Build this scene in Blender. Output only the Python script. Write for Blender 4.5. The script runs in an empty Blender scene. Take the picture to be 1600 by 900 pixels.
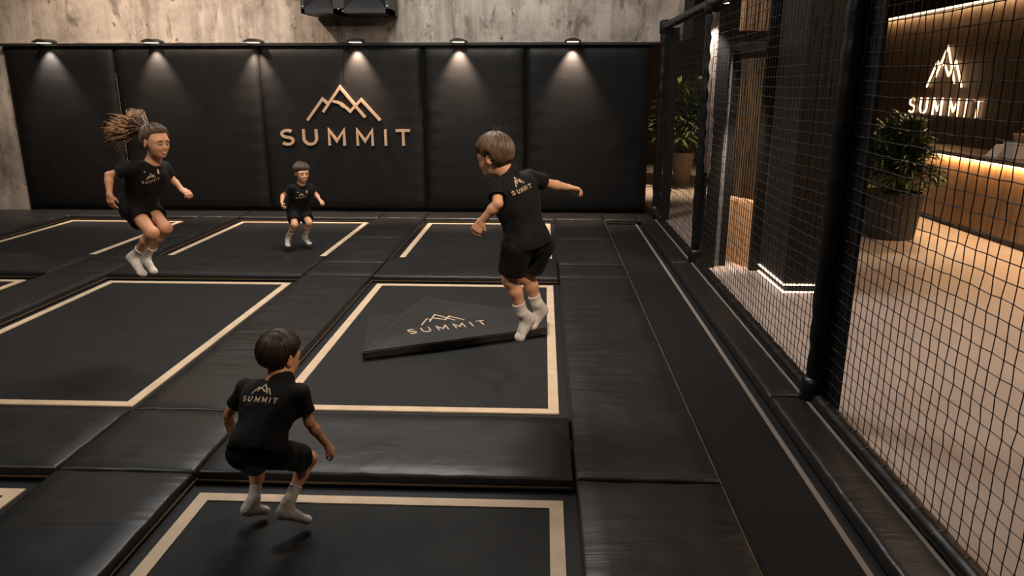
import bpy, bmesh, math, random
import numpy as np
from mathutils import Vector, Matrix
from mathutils.bvhtree import BVHTree

random.seed(7); np.random.seed(7)
K = 0.75                      # the place is laid out in larger units and brought to metres at the end
F, CAMH = 1150.0, 2.3
PITCH = math.atan(315 / F); YAW = math.atan(50 * math.cos(PITCH) / F)
FW = np.array([-math.sin(YAW)*math.cos(PITCH), math.cos(YAW)*math.cos(PITCH), -math.sin(PITCH)])
RT = np.array([math.cos(YAW), math.sin(YAW), 0.0]); UP = np.cross(RT, FW)
CAM = np.array([0, 0, CAMH])

def ray(x, y): return RT*(x-800)/F - UP*(y-450)/F + FW
def at(x, y, Y):
    d = ray(x, y); return CAM + d*(Y/d[1])
def on_z(x, y, z=0.0):
    d = ray(x, y); return CAM + d*((z-CAMH)/d[2])
def on_x(x, y, X):
    d = ray(x, y); return CAM + d*(X/d[0])

C = bpy.context.scene.collection
ORG = {}                      # object name -> world origin in layout units

# ------------------------------------------------------------------ materials
def mat(name, col=(0.5,0.5,0.5), rough=0.5, metal=0.0, emit=None, estr=0.0, sss=0.0, spec=0.5, sheen=0.0):
    m = bpy.data.materials.new(name); m.use_nodes = True
    b = m.node_tree.nodes['Principled BSDF']
    b.inputs['Base Color'].default_value = (*col, 1); b.inputs['Roughness'].default_value = rough
    b.inputs['Metallic'].default_value = metal; b.inputs['Specular IOR Level'].default_value = spec
    if emit: b.inputs['Emission Color'].default_value = (*emit, 1); b.inputs['Emission Strength'].default_value = estr
    if sss:
        b.inputs['Subsurface Weight'].default_value = sss; b.inputs['Subsurface Radius'].default_value = (0.02,0.008,0.004)
    if sheen: b.inputs['Sheen Weight'].default_value = sheen
    return m

class NT:
    def __init__(s, m): s.t = m.node_tree; s.n = s.t.nodes; s.l = s.t.links; s.b = s.n['Principled BSDF']
    def add(s, typ, **kw):
        n = s.n.new(typ)
        for k, v in kw.items():
            if k in n.inputs.keys(): n.inputs[k].default_value = v
            else: setattr(n, k, v)
        return n
    def coord(s, scale=(1,1,1), rot=(0,0,0), kind='Object'):
        tc = s.add('ShaderNodeTexCoord'); mp = s.add('ShaderNodeMapping')
        mp.inputs['Scale'].default_value = scale; mp.inputs['Rotation'].default_value = rot
        s.l.new(tc.outputs[kind], mp.inputs['Vector']); return mp.outputs['Vector']
    def noise(s, vec, scale=5, detail=4, rough=0.55, dist=0.0):
        n = s.add('ShaderNodeTexNoise'); n.inputs['Scale'].default_value = scale; n.inputs['Detail'].default_value = detail
        n.inputs['Roughness'].default_value = rough; n.inputs['Distortion'].default_value = dist
        s.l.new(vec, n.inputs['Vector']); return n.outputs['Fac']
    def ramp(s, fac, stops):
        r = s.add('ShaderNodeValToRGB'); e = r.color_ramp.elements
        while len(e) < len(stops): e.new(0.5)
        for el, (p, c) in zip(e, stops):
            el.position = p; el.color = (*c, 1) if len(c) == 3 else c
        s.l.new(fac, r.inputs['Fac']); return r.outputs['Color']
    def mix(s, a, b, fac, mode='MIX'):
        n = s.add('ShaderNodeMix'); n.data_type = 'RGBA'; n.blend_type = mode
        for v, i in ((fac, 0), (a, 6), (b, 7)):
            if hasattr(v, 'links') or hasattr(v, 'is_linked'): s.l.new(v, n.inputs[i])
            else: n.inputs[i].default_value = v if i == 0 else (*v, 1)
        return n.outputs[2]
    def bump(s, h, strength=0.3, dist=0.02, prev=None):
        n = s.add('ShaderNodeBump'); n.inputs['Strength'].default_value = strength; n.inputs['Distance'].default_value = dist
        s.l.new(h, n.inputs['Height'])
        if prev is not None: s.l.new(prev, n.inputs['Normal'])
        s.l.new(n.outputs['Normal'], s.b.inputs['Normal']); return n.outputs['Normal']
    def out(s, sock, name): s.l.new(sock, s.b.inputs[name])

def vinyl(name, col, rough, wr_scale, rot=(0,0,0), strength=0.35, dist=0.03, spec=0.5):
    m = mat(name, col, rough, spec=spec); t = NT(m)
    v = t.coord(wr_scale, rot); h0 = t.noise(v, 1.0, 3, 0.5, 0.8)
    gate = t.ramp(t.noise(t.coord((1.3,1.3,1.3), (0,0,0.4)), 1.1, 2), [(0.40,(0.12,0.12,0.12)),(0.64,(1,1,1))])
    mm_ = t.add('ShaderNodeMath'); mm_.operation = 'MULTIPLY'; t.l.new(h0, mm_.inputs[0]); t.l.new(gate, mm_.inputs[1]); h = mm_.outputs[0]
    n1 = t.bump(h, strength, dist)
    v2 = t.coord((1,1,1)); t.bump(t.noise(v2, 170, 2), 0.08, 0.004, n1)
    big = t.noise(v2, 1.7, 3)
    t.out(t.ramp(big, [(0.3, tuple(c*0.8 for c in col)), (0.7, tuple(c*1.2 for c in col))]), 'Base Color')
    r = t.add('ShaderNodeMapRange'); r.inputs['To Min'].default_value = rough-0.08; r.inputs['To Max'].default_value = rough+0.1
    t.l.new(t.noise(v2, 6, 4), r.inputs['Value']); t.out(r.outputs['Result'], 'Roughness')
    return m

M = {}
M['pad'] = vinyl('black_vinyl_pad', (0.0115,0.0114,0.0112), 0.40, (1.3, 7.0, 3.0), (0,0,0.12), 0.62, 0.03, 0.36)
M['pad_row'] = vinyl('black_vinyl_row_pad', (0.0105,0.0104,0.0102), 0.41, (2.2, 5.0, 3.0), (0,0,-0.5), 0.4, 0.03, 0.36)
M['pad_lane'] = vinyl('black_vinyl_side_pad', (0.013,0.0115,0.0105), 0.36, (4.5, 11.0, 3.0), (0,0,-0.45), 0.35, 0.03)
M['wallpad'] = vinyl('black_vinyl_wall_pad', (0.0062,0.0060,0.0058), 0.50, (2.2, 2.2, 3.2), (0,0.3,0), 0.18, 0.03, 0.20)
M['tube'] = vinyl('black_vinyl_tube_cover', (0.007,0.0068,0.0066), 0.36, (6,6,14), (0.2,0.1,0), 0.35, 0.02, 0.28)
M['mat'] = vinyl('black_vinyl_landing_mat', (0.0145,0.0138,0.0132), 0.42, (3,5,3), (0,0,0.6), 0.2, 0.02)
m = M['bed'] = mat('woven_bed_fabric', (0.02,0.0195,0.019), 0.70, spec=0.28); t = NT(m)
v = t.coord((1,1,1)); n1 = t.bump(t.noise(v, 260, 2), 0.35, 0.004); t.bump(t.noise(t.coord((0.7,2.5,1)), 1.2, 2), 0.15, 0.03, n1)
t.out(t.ramp(t.noise(v, 3.5, 8, 0.75), [(0.3,(0.0062,0.0062,0.0062)),(0.72,(0.0130,0.0130,0.0128))]), 'Base Color')
m = M['track'] = mat('tumble_track_fabric', (0.0048,0.0046,0.0044), 0.8, spec=0.22); t = NT(m); t.bump(t.noise(t.coord((1,1,1)), 300, 2), 0.3, 0.003)
m = M['tape'] = mat('beige_webbing_tape', (0.60,0.455,0.30), 0.6); t = NT(m); v = t.coord((1,1,1))
t.out(t.ramp(t.noise(v, 9, 5), [(0.25,(0.50,0.375,0.245)),(0.75,(0.66,0.51,0.345))]), 'Base Color'); t.bump(t.noise(v, 420, 1), 0.25, 0.002)
M['skirt'] = mat('dark_navy_webbing', (0.006,0.0066,0.0085), 0.6, spec=0.3)
M['frame'] = mat('black_steel', (0.007,0.007,0.007), 0.6, 0.0, spec=0.2)
M['piping'] = mat('tan_piping', (0.13,0.085,0.045), 0.5)
M['grey_edge'] = mat('grey_webbing', (0.21,0.175,0.15), 0.55)
M['gold'] = mat('brushed_bronze', (0.68,0.47,0.31), 0.36, 0.55)
M['print'] = mat('gold_print', (0.62,0.46,0.32), 0.55)
M['net'] = mat('black_nylon_cord', (0.009,0.0088,0.0085), 0.40, spec=0.25)
M['black'] = mat('satin_black_metal', (0.012,0.012,0.012), 0.45)
M['black_plastic'] = mat('black_plastic', (0.016,0.016,0.017), 0.42)
M['steel'] = mat('small_bright_screw', (0.7,0.66,0.6), 0.25, 1.0)
M['lens'] = mat('warm_lamp_diffuser', (1,1,1), 0.4, emit=(1,0.80,0.58), estr=3)
M['led_desk'] = mat('desk_led_strip', (1,1,1), 0.4, emit=(1,0.60,0.28), estr=14)
M['led'] = mat('warm_led_strip', (1,1,1), 0.4, emit=(1,0.62,0.30), estr=8)
M['led_white'] = mat('warm_white_led_strip', (1,1,1), 0.4, emit=(1,0.74,0.52), estr=3.5)
M['neon'] = mat('warm_neon_tube', (1,1,1), 0.4, emit=(1,0.56,0.28), estr=3.2)

# concrete
m = M['concrete'] = mat('cast_concrete', (0.3,0.26,0.2), 0.85); t = NT(m)
v = t.coord((1,1,1)); vs = t.coord((2.2,2.2,0.22))
base = t.ramp(t.noise(v, 1.3, 10, 0.68), [(0.30,(0.13,0.110,0.092)),(0.5,(0.36,0.312,0.268)),(0.72,(0.52,0.46,0.40))])
stre = t.ramp(t.noise(vs, 2.2, 6, 0.65), [(0.34,(0.40,0.37,0.34)),(0.52,(1,1,1))])
c1 = t.mix(base, stre, 0.6, 'MULTIPLY')
vo = t.add('ShaderNodeTexVoronoi'); vo.inputs['Scale'].default_value = 8; dv = t.add('ShaderNodeVectorMath'); dv.operation = 'ADD'; nz = t.add('ShaderNodeTexNoise'); nz.inputs['Scale'].default_value = 14; nz.inputs['Detail'].default_value = 3; t.l.new(v, nz.inputs['Vector']); sc_ = t.add('ShaderNodeVectorMath'); sc_.operation = 'SCALE'; sc_.inputs['Scale'].default_value = 0.16; t.l.new(nz.outputs['Color'], sc_.inputs[0]); t.l.new(t.coord((1,1,0.6)), dv.inputs[0]); t.l.new(sc_.outputs[0], dv.inputs[1]); t.l.new(dv.outputs[0], vo.inputs['Vector'])
pits = t.ramp(vo.outputs['Distance'], [(0.06,(0.12,0.10,0.08)),(0.20,(1,1,1))])
gate = t.ramp(t.noise(v, 2.6, 3), [(0.5,(0,0,0)),(0.6,(1,1,1))])
c2 = t.mix(c1, t.mix(c1, pits, 1.0, 'MULTIPLY'), gate)
cr = t.ramp(t.noise(t.coord((3,3,2.2)), 2.4, 8, 0.75, 1.8), [(0.482,(1,1,1)),(0.497,(0.30,0.26,0.22)),(0.512,(1,1,1))])
g2 = t.ramp(t.noise(v, 1.9, 4), [(0.52,(0,0,0)),(0.64,(1,1,1))])
c3 = t.mix(c2, t.mix(c2, cr, 1.0, 'MULTIPLY'), g2)
vg = t.coord((0.9,0.9,0.05)); ln = t.ramp(t.noise(vg, 5.5, 2), [(0.60,(1,1,1)),(0.66,(0.55,0.5,0.46)),(0.70,(1,1,1))])
bl = t.ramp(t.noise(t.coord((3.2,3.2,1.1)), 1.6, 7, 0.7, 0.4), [(0.53,(1,1,1)),(0.64,(0.36,0.34,0.32))]); t.out(t.mix(t.mix(c3, ln, 0.5, 'MULTIPLY'), bl, 0.85, 'MULTIPLY'), 'Base Color')
n1 = t.bump(t.noise(v, 6, 8), 0.25, 0.03); t.bump(vo.outputs['Distance'], 0.1, 0.01, n1)

# lobby floor: polished pinkish screed
m = M['lobby_floor'] = mat('polished_screed', (0.45,0.35,0.29), 0.5); t = NT(m); v = t.coord((1,1,1))
t.out(t.ramp(t.noise(t.coord((1,0.5,1)), 1.1, 6, 0.6, 0.6), [(0.3,(0.37,0.305,0.270)),(0.7,(0.46,0.385,0.345))]), 'Base Color')
t.bump(t.noise(v, 2.5, 4), 0.08, 0.03)
m = M['floor_dark'] = mat('dark_rubber_floor', (0.012,0.012,0.012), 0.8)

def slats(name, c1, c2, freq, axis=0, rough=0.45):
    m = mat(name, c1, rough); t = NT(m)
    w = t.add('ShaderNodeTexWave'); w.bands_direction = 'XY'[axis] if axis < 2 else 'Z'
    w.inputs['Scale'].default_value = freq; w.inputs['Distortion'].default_value = 0.0
    t.l.new(t.coord((1,1,1)), w.inputs['Vector'])
    grain = t.noise(t.coord((9,9,0.5)), 3, 6)
    wood = t.ramp(grain, [(0.3, c2), (0.7, c1)])
    gap = t.ramp(w.outputs['Fac'], [(0.04,(0.45,0.45,0.45)),(0.12,(1,1,1))])
    t.out(t.mix(wood, gap, 1.0, 'MULTIPLY'), 'Base Color'); t.bump(w.outputs['Fac'], 0.12, 0.01)
    return m
M['wood_dark'] = slats('dark_walnut_panelling', (0.060,0.034,0.016), (0.034,0.019,0.009), 2.2, 1)
M['wood_desk'] = mat('walnut_desk_front', (0.19,0.11,0.055), 0.4); t = NT(M['wood_desk'])
t.out(t.ramp(t.noise(t.coord((6,6,0.5)), 2.2, 6), [(0.3,(0.12,0.066,0.032)),(0.7,(0.24,0.14,0.072))]), 'Base Color')
M['wood_top'] = mat('walnut_counter_top', (0.15,0.09,0.055), 0.3); t = NT(M['wood_top'])
t.out(t.ramp(t.noise(t.coord((6,0.6,6)), 2.2, 6), [(0.3,(0.10,0.058,0.034)),(0.7,(0.19,0.115,0.07))]), 'Base Color')
M['oak'] = mat('oak_slat', (0.46,0.28,0.15), 0.5); t = NT(M['oak'])
t.out(t.ramp(t.noise(t.coord((8,8,0.5)), 2.5, 6), [(0.3,(0.36,0.21,0.11)),(0.7,(0.55,0.35,0.20))]), 'Base Color')
M['dark_slat'] = mat('charcoal_slat', (0.060,0.048,0.040), 0.65, spec=0.15); t = NT(M['dark_slat'])
t.out(t.ramp(t.noise(t.coord((5,5,0.4)), 2.5, 6), [(0.3,(0.019,0.016,0.014)),(0.7,(0.034,0.028,0.024))]), 'Base Color')
M['steel_grey'] = mat('grey_painted_steel', (0.17,0.18,0.19), 0.4, 0.3); t = NT(M['steel_grey'])
t.out(t.ramp(t.noise(t.coord((1,1,1)), 5, 6), [(0.3,(0.14,0.148,0.155)),(0.7,(0.22,0.225,0.235))]), 'Base Color')
M['lobby_wall'] = mat('brown_plaster', (0.085,0.058,0.038), 0.8); t = NT(M['lobby_wall'])
t.out(t.ramp(t.noise(t.coord((1,1,0.6)), 1.5, 6), [(0.3,(0.065,0.044,0.028)),(0.7,(0.105,0.072,0.047))]), 'Base Color')
M['planter'] = mat('matt_charcoal_planter', (0.028,0.027,0.026), 0.6); NT(M['planter']).bump(NT(M['planter']).noise(NT(M['planter']).coord((1,1,1)), 60, 3), 0.15, 0.005)
M['planter_tan'] = mat('clay_planter', (0.30,0.22,0.15), 0.7)
M['soil'] = mat('potting_soil', (0.03,0.02,0.013), 0.95)
M['leaf'] = mat('palm_leaf', (0.060,0.085,0.022), 0.42); t = NT(M['leaf'])
t.out(t.ramp(t.noise(t.coord((1,1,1)), 6, 3), [(0.3,(0.035,0.058,0.018)),(0.6,(0.075,0.10,0.026)),(0.8,(0.16,0.15,0.035))]), 'Base Color')
M['stem'] = mat('plant_stem', (0.10,0.09,0.03), 0.6)
M['paper'] = mat('white_card', (0.62,0.56,0.50), 0.6)
M['wicker'] = mat('brown_wicker', (0.30,0.18,0.10), 0.7)
# people
def skin(name, c):
    m = mat(name, c, 0.48, sss=0.08, spec=0.4); t = NT(m)
    v = t.coord((1,1,1)); d = tuple(x*k for x, k in zip(c, (0.93,0.86,0.82)))
    t.out(t.ramp(t.noise(v, 9, 4), [(0.35, d), (0.65, c)]), 'Base Color'); return m
M['skin_girl'] = skin('skin_tan', (0.60,0.315,0.18)); M['skin_boy'] = skin('skin_light', (0.63,0.345,0.205)); M['skin_front'] = skin('skin_warm', (0.60,0.305,0.165))
def hairm(name, a, b):
    m = mat(name, a, 0.42); t = NT(m)
    t.out(t.ramp(t.noise(t.coord((30,30,12)), 2.0, 3), [(0.35, a), (0.65, b)]), 'Base Color'); return m
M['hair_dark'] = hairm('dark_brown_hair', (0.020,0.012,0.008), (0.042,0.025,0.015))
M['hair_brown'] = hairm('brown_hair', (0.075,0.042,0.022), (0.17,0.10,0.055))
M['hair_mid'] = hairm('mid_brown_hair', (0.060,0.035,0.022), (0.125,0.075,0.045))
M['hair_girl'] = hairm('girl_brown_hair', (0.075,0.041,0.024), (0.13,0.075,0.045))
M['hair_tail'] = hairm('girl_light_brown_hair_ends', (0.26,0.125,0.045), (0.50,0.27,0.11))
m = M['shirt'] = mat('black_jersey', (0.0052,0.0052,0.0055), 0.8, spec=0.22, sheen=0.015); t = NT(m)
v = t.coord((1,1,1)); n1 = t.bump(t.noise(t.coord((5,5,2.5), (0.5,0.4,0)), 2.2, 3, 0.5, 1.0), 0.35, 0.03); t.bump(t.noise(v, 500, 1), 0.12, 0.002, n1)
m = M['shorts'] = mat('black_shorts_cloth', (0.0038,0.0038,0.0041), 0.75, spec=0.2, sheen=0.01); t = NT(m); t.bump(t.noise(t.coord((4,4,2)), 2.5, 3, 0.5, 0.8), 0.3, 0.03)
m = M['sock'] = mat('white_knit_sock', (0.60,0.555,0.51), 0.85); t = NT(m); v = t.coord((1,1,1))
t.bump(t.noise(v, 160, 2), 0.4, 0.004); t.out(t.ramp(t.noise(v, 22, 3), [(0.35,(0.52,0.475,0.43)),(0.6,(0.64,0.595,0.55))]), 'Base Color')
M['white'] = mat('eye_white', (0.72,0.68,0.64), 0.3); M['iris'] = mat('dark_iris', (0.02,0.011,0.007), 0.2)
M['lip'] = mat('lip', (0.42,0.15,0.11), 0.45); M['mouth'] = mat('mouth_inside', (0.10,0.02,0.016), 0.5); M['teeth'] = mat('teeth', (0.75,0.70,0.62), 0.3)
M['grip'] = mat('grey_grip_dots', (0.22,0.20,0.19), 0.7)
M['band'] = mat('pale_hair_tie', (0.65,0.55,0.45), 0.6)

# ------------------------------------------------------------------ object helpers
def tag(o, label=None, cat=None, group=None, kind=None):
    if label: o['label'] = label
    if cat: o['category'] = cat
    if group: o['group'] = group
    if kind: o['kind'] = kind
    return o
def empty(name, loc, label, cat, group=None):
    o = bpy.data.objects.new(name, None); C.objects.link(o); o.empty_display_size = 0.1
    o.location = loc; ORG[o.name] = np.array(loc, float); return tag(o, label, cat, group)
def mesh_obj(name, verts, faces, material, parent=None, origin=None, smooth=False, fmats=None):
    """verts in layout-world coordinates"""
    verts = np.asarray(verts, float).reshape(-1, 3)
    if parent is not None: org = ORG[parent.name] if origin is None else np.array(origin, float)
    else: org = np.array(origin if origin is not None else [(verts[:,0].min()+verts[:,0].max())/2, (verts[:,1].min()+verts[:,1].max())/2, verts[:,2].min()], float)
    me = bpy.data.meshes.new(name); me.from_pydata((verts-org).tolist(), [], faces if isinstance(faces, list) else faces.tolist()); me.update()
    for mm in (material if isinstance(material, (list, tuple)) else [material]): me.materials.append(mm)
    if fmats is not None: me.polygons.foreach_set('material_index', np.asarray(fmats, dtype=np.int32))
    if smooth: me.polygons.foreach_set('use_smooth', np.ones(len(me.polygons), dtype=bool))
    o = bpy.data.objects.new(name, me); C.objects.link(o); ORG[o.name] = org
    if parent is not None: o.parent = parent; o.location = org - ORG[parent.name]
    else: o.location = org
    return o
def bm_obj(name, bm, material, parent=None, smooth=False, origin=None):
    bm.normal_update(); vs = [v.co[:] for v in bm.verts]; bm.verts.index_update()
    fs = [[v.index for v in f.verts] for f in bm.faces]; bm.free()
    return mesh_obj(name, vs, fs, material, parent, origin, smooth)
def add_box(bm, a, b, bevel=0.0, segs=2):
    x0,y0,z0 = a; x1,y1,z1 = b
    vs = [bm.verts.new(p) for p in ((x0,y0,z0),(x1,y0,z0),(x1,y1,z0),(x0,y1,z0),(x0,y0,z1),(x1,y0,z1),(x1,y1,z1),(x0,y1,z1))]
    fs = [bm.faces.new([vs[i] for i in q]) for q in ((3,2,1,0),(4,5,6,7),(0,1,5,4),(1,2,6,5),(2,3,7,6),(3,0,4,7))]
    if bevel:
        es = list({e for f in fs for e in f.edges})
        bmesh.ops.bevel(bm, geom=es, offset=bevel, segments=segs, affect='EDGES', profile=0.5)
def box(name, a, b, material, parent=None, bevel=0.0, segs=2, origin=None):
    bm = bmesh.new(); add_box(bm, a, b, bevel, segs); return bm_obj(name, bm, material, parent, False, origin)
def tube_data(pts, rad, n=8, cap=True, flat=None):
    """verts, faces of a tube along pts; rad a number or a list"""
    pts = [np.array(p, float) for p in pts]; m = len(pts); rad = [rad]*m if np.isscalar(rad) else list(rad)
    T = [(pts[min(i+1,m-1)]-pts[max(i-1,0)]) for i in range(m)]; T = [x/(np.linalg.norm(x)+1e-12) for x in T]
    ref = np.array([0,0,1.0]) if abs(T[0][2]) < 0.9 else np.array([1.0,0,0])
    a = np.cross(T[0], ref); a /= np.linalg.norm(a); vs, fs = [], []
    for i in range(m):
        a = a - T[i]*np.dot(a, T[i]); a /= np.linalg.norm(a)+1e-12; b = np.cross(T[i], a)
        for k in range(n):
            w = 2*math.pi*k/n; vs.append(pts[i] + rad[i]*(a*math.cos(w) + b*math.sin(w)*(flat or 1)))
    for i in range(m-1):
        for k in range(n):
            fs.append([i*n+k, i*n+(k+1)%n, (i+1)*n+(k+1)%n, (i+1)*n+k])
    if cap: fs.append(list(range(n))[::-1]); fs.append([(m-1)*n+k for k in range(n)])
    return vs, fs
class MB:
    def __init__(s): s.v, s.f, s.m = [], [], []
    def add(s, vf, mi=0):
        o = len(s.v); s.v.extend([np.asarray(p, float) for p in vf[0]]); s.f.extend([[i+o for i in q] for q in vf[1]]); s.m.extend([mi]*len(vf[1])); return s
    def tube(s, pts, rad, n=8, mi=0, **kw): return s.add(tube_data(pts, rad, n, **kw), mi)
    def box(s, a, b, mi=0):
        x0,y0,z0 = a; x1,y1,z1 = b
        return s.add(([(x0,y0,z0),(x1,y0,z0),(x1,y1,z0),(x0,y1,z0),(x0,y0,z1),(x1,y0,z1),(x1,y1,z1),(x0,y1,z1)],
            [(3,2,1,0),(4,5,6,7),(0,1,5,4),(1,2,6,5),(2,3,7,6),(3,0,4,7)]), mi)
    def obj(s, name, material, parent=None, smooth=False, origin=None): return mesh_obj(name, s.v, s.f, material, parent, origin, smooth, s.m)
def lathe(prof, n=48, c=(0,0,0)):
    vs, fs = [], []
    for r, z in prof:
        for k in range(n): w = 2*math.pi*k/n; vs.append((c[0]+r*math.cos(w), c[1]+r*math.sin(w), c[2]+z))
    for i in range(len(prof)-1):
        for k in range(n): fs.append([i*n+k, i*n+(k+1)%n, (i+1)*n+(k+1)%n, (i+1)*n+k])
    return vs, fs

# ------------------------------------------------------------------ the lettering and the mountain emblem (units: letter height 1, baseline 0, centred)
def pxu(pts): return [((x-760)/172.0, (752-y)/172.0) for x, y in pts]
def arc(cx, cy, rx, ry, a0, a1, n=14): return [(cx+rx*math.cos(math.radians(a0+(a1-a0)*i/n)), cy+ry*math.sin(math.radians(a0+(a1-a0)*i/n))) for i in range(n+1)]
def sx(x0, pts): return [(x0+px, py) for px, py in pts]
def pxl(x): return (x-760)/172.0
_s = arc(0.42,0.72,0.335,0.205,35,270,14)[:-1] + arc(0.42,0.29,0.36,0.215,90,-145,14)
LETTERS = [('S', sx(pxl(57), _s)),
    ('U', sx(pxl(297), [(0.08,1.0)] + arc(0.475,0.42,0.395,0.34,180,360,16) + [(0.87,1.0)])),
    ('M', sx(pxl(570), [(0.1,0.0),(0.1,0.94),(0.57,0.28),(1.04,0.94),(1.04,0.0)])),
    ('M', sx(pxl(877), [(0.1,0.0),(0.1,0.94),(0.57,0.28),(1.04,0.94),(1.04,0.0)])),
    ('I', sx(pxl(1185), [(0.08,0.0),(0.08,1.0)])),
    ('T', sx(pxl(1310), [(0.0,0.935),(0.89,0.935)])), ('T2', sx(pxl(1310), [(0.46,0.9),(0.46,0.0)]))]
EMBLEM = [pxu([(362,487),(540,265),(602,322)]), pxu([(538,400),(733,143),(988,455)]),
    pxu([(648,288),(695,296),(738,312),(832,392),(953,272),(1148,487)]), pxu([(722,308),(765,350)])]
def dense(poly, step):
    out = [poly[0]]
    for a, b in zip(poly, poly[1:]):
        n = max(1, int(math.ceil(math.dist(a, b)/step)))
        out += [(a[0]+(b[0]-a[0])*i/n, a[1]+(b[1]-a[1])*i/n) for i in range(1, n+1)]
    return out
def ribbon(poly, w, fmap, h0, h1, step=None):
    """flat bar along a 2-D polyline; fmap(u, v, height) -> world"""
    if step: poly = dense(poly, step)
    n = len(poly); L, R = [], []
    for i in range(n):
        p = np.array(poly[i]); d0 = p-np.array(poly[max(i-1,0)]); d1 = np.array(poly[min(i+1,n-1)])-p
        if i == 0: d0 = d1
        if i == n-1: d1 = d0
        d0 = d0/np.linalg.norm(d0); d1 = d1/np.linalg.norm(d1); n0 = np.array([-d0[1],d0[0]]); n1 = np.array([-d1[1],d1[0]])
        mm = n0+n1; mm /= np.linalg.norm(mm); s = min(1/max(np.dot(mm, n0), 0.3), 2.2)
        L.append(p+mm*s*w/2); R.append(p-mm*s*w/2)
    vs, fs = [], []
    for i in range(n):
        vs += [fmap(*L[i], h0), fmap(*R[i], h0), fmap(*R[i], h1), fmap(*L[i], h1)]
    for i in range(n-1):
        a, b = 4*i, 4*(i+1)
        fs += [[a+3,a+2,b+2,b+3],[a,b,b+1,a+1],[a+1,b+1,b+2,a+2],[a,a+3,b+3,b]]
    fs += [[0,1,2,3],[4*n-1,4*n-2,4*n-3,4*n-4]]
    return vs, fs
# ------------------------------------------------------------------ setting
WY = 13.4
bm = bmesh.new(); add_box(bm, (-14,WY,-0.12), (1.84,WY+0.5,3.04)); add_box(bm, (-14,WY,3.04), (2.36,WY+0.5,7.5))
tag(bm_obj('wall_back', bm, M['concrete']), 'raw cast concrete wall behind the black wall pads', kind='structure')
tag(box('trim_1', (2.36,WY-0.05,3.1), (2.52,WY+0.5,7.5), M['black']), kind='structure')
tag(box('floor', (-14,-1.5,-0.3), (2.08,WY,-0.12), M['floor_dark']), 'dark floor under the trampoline bed frames', kind='structure')
tag(box('floor_right', (2.08,-1.5,-0.3), (12,24,0.0), M['lobby_floor']), 'pinkish beige polished floor of the lobby beyond the net', kind='structure')
tag(box('wall_far', (1.86,23.0,0.0), (12,23.3,7.5), M['lobby_wall']), 'brown far wall of the lobby', kind='structure')
tag(box('wall_right', (7.95,3.0,0.0), (8.25,23.0,7.5), M['wood_dark']), 'dark walnut panelled reception wall', kind='structure')
tag(box('ceiling', (2.6,9.9,5.2), (7.95,23.0,5.4), M['lobby_wall']), 'dark lobby ceiling', kind='structure')
tag(box('trim_2', (-9.62,WY-0.13,2.985), (1.84,WY,3.03), M['black']), kind='structure')
tag(box('seam_darkening_sheet', (-9.61,WY-0.014,0.085), (1.855,WY-0.001,2.985), M['frame']), kind='structure')  # black sheet added behind the pads so their seams stay dark
tag(box('trim_3', (-9.7,WY-0.04,3.03), (1.86,WY,3.05), M['concrete']), kind='structure')

# ------------------------------------------------------------------ wall pads
wp = [(-9.62,-7.62,'leftmost black wall pad, against the bare concrete corner'),
      (-7.62,-5.01,'black wall pad behind the ponytail girl, second from left'),
      (-5.01,-2.115,'black wall pad carrying the bronze SUMMIT sign'),
      (-2.115,-0.32,'plain black wall pad just right of the bronze SUMMIT sign'),
      (-0.32,1.86,'rightmost black wall pad beside the netted fence')]
for x0, x1, lab in wp:
    n, k = 26, 30; vs, fs = [], []           # a shallow cushion: front face bulges, edges pucker
    rnd = np.random.RandomState(int(abs(x0*100)))
    for j in range(k+1):
        for i in range(n+1):
            u, v = i/n, j/k; e = min(u, 1-u)*(x1-x0); g = min(v, 1-v)*2.92
            bul = 0.055*(1-math.exp(-e/0.06))*(1-math.exp(-g/0.06))
            puck = 0.010*math.exp(-e/0.22)*math.sin(v*61+3*u+rnd.rand()*1.2) if e > 0.01 else 0
            puck += 0.006*math.exp(-g/0.18)*math.sin(u*45+rnd.rand()) if g > 0.01 else 0
            vs.append((x0+0.008+u*(x1-x0-0.016), 13.35-bul-puck, 0.085+v*2.90))
    for j in range(k):
        for i in range(n):
            a = j*(n+1)+i; fs.append([a, a+1, a+n+2, a+n+1])
    o0 = len(vs); rim = [i for i in range(n+1)] + [j*(n+1)+n for j in range(1,k+1)] + [k*(n+1)+i for i in range(n-1,-1,-1)] + [j*(n+1) for j in range(k-1,0,-1)]
    for r in rim: vs.append((vs[r][0], WY-0.002, vs[r][2]))
    for q in range(len(rim)):
        w = (q+1) % len(rim); fs.append([rim[q], o0+q, o0+w, rim[w]])
    p = mesh_obj('wall_pad', vs, fs, M['wallpad'], smooth=True); tag(p, lab, 'wall pad', 'black pads along the back wall')
    box('top_hem', (x0+0.03,13.335,2.935), (x1-0.03,13.352,2.988), M['wallpad'], p, 0.004)
    if x0 == -7.62:
        mb = MB()
        mb.tube([(x0+0.012+0.006*math.sin(q*2.1),13.322,0.95+q*0.0425) for q in range(38)], [0.004+0.003*(q%2) for q in range(38)], 5)
        mb.obj('stitching', M['piping'], p)
    if x0 == -5.01:
        mesh_obj('stitch_seam', *tube_data([(-3.49,13.293,2.96),(-3.50,13.291,2.35)], 0.006, 5), M['wallpad'], p)

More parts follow.
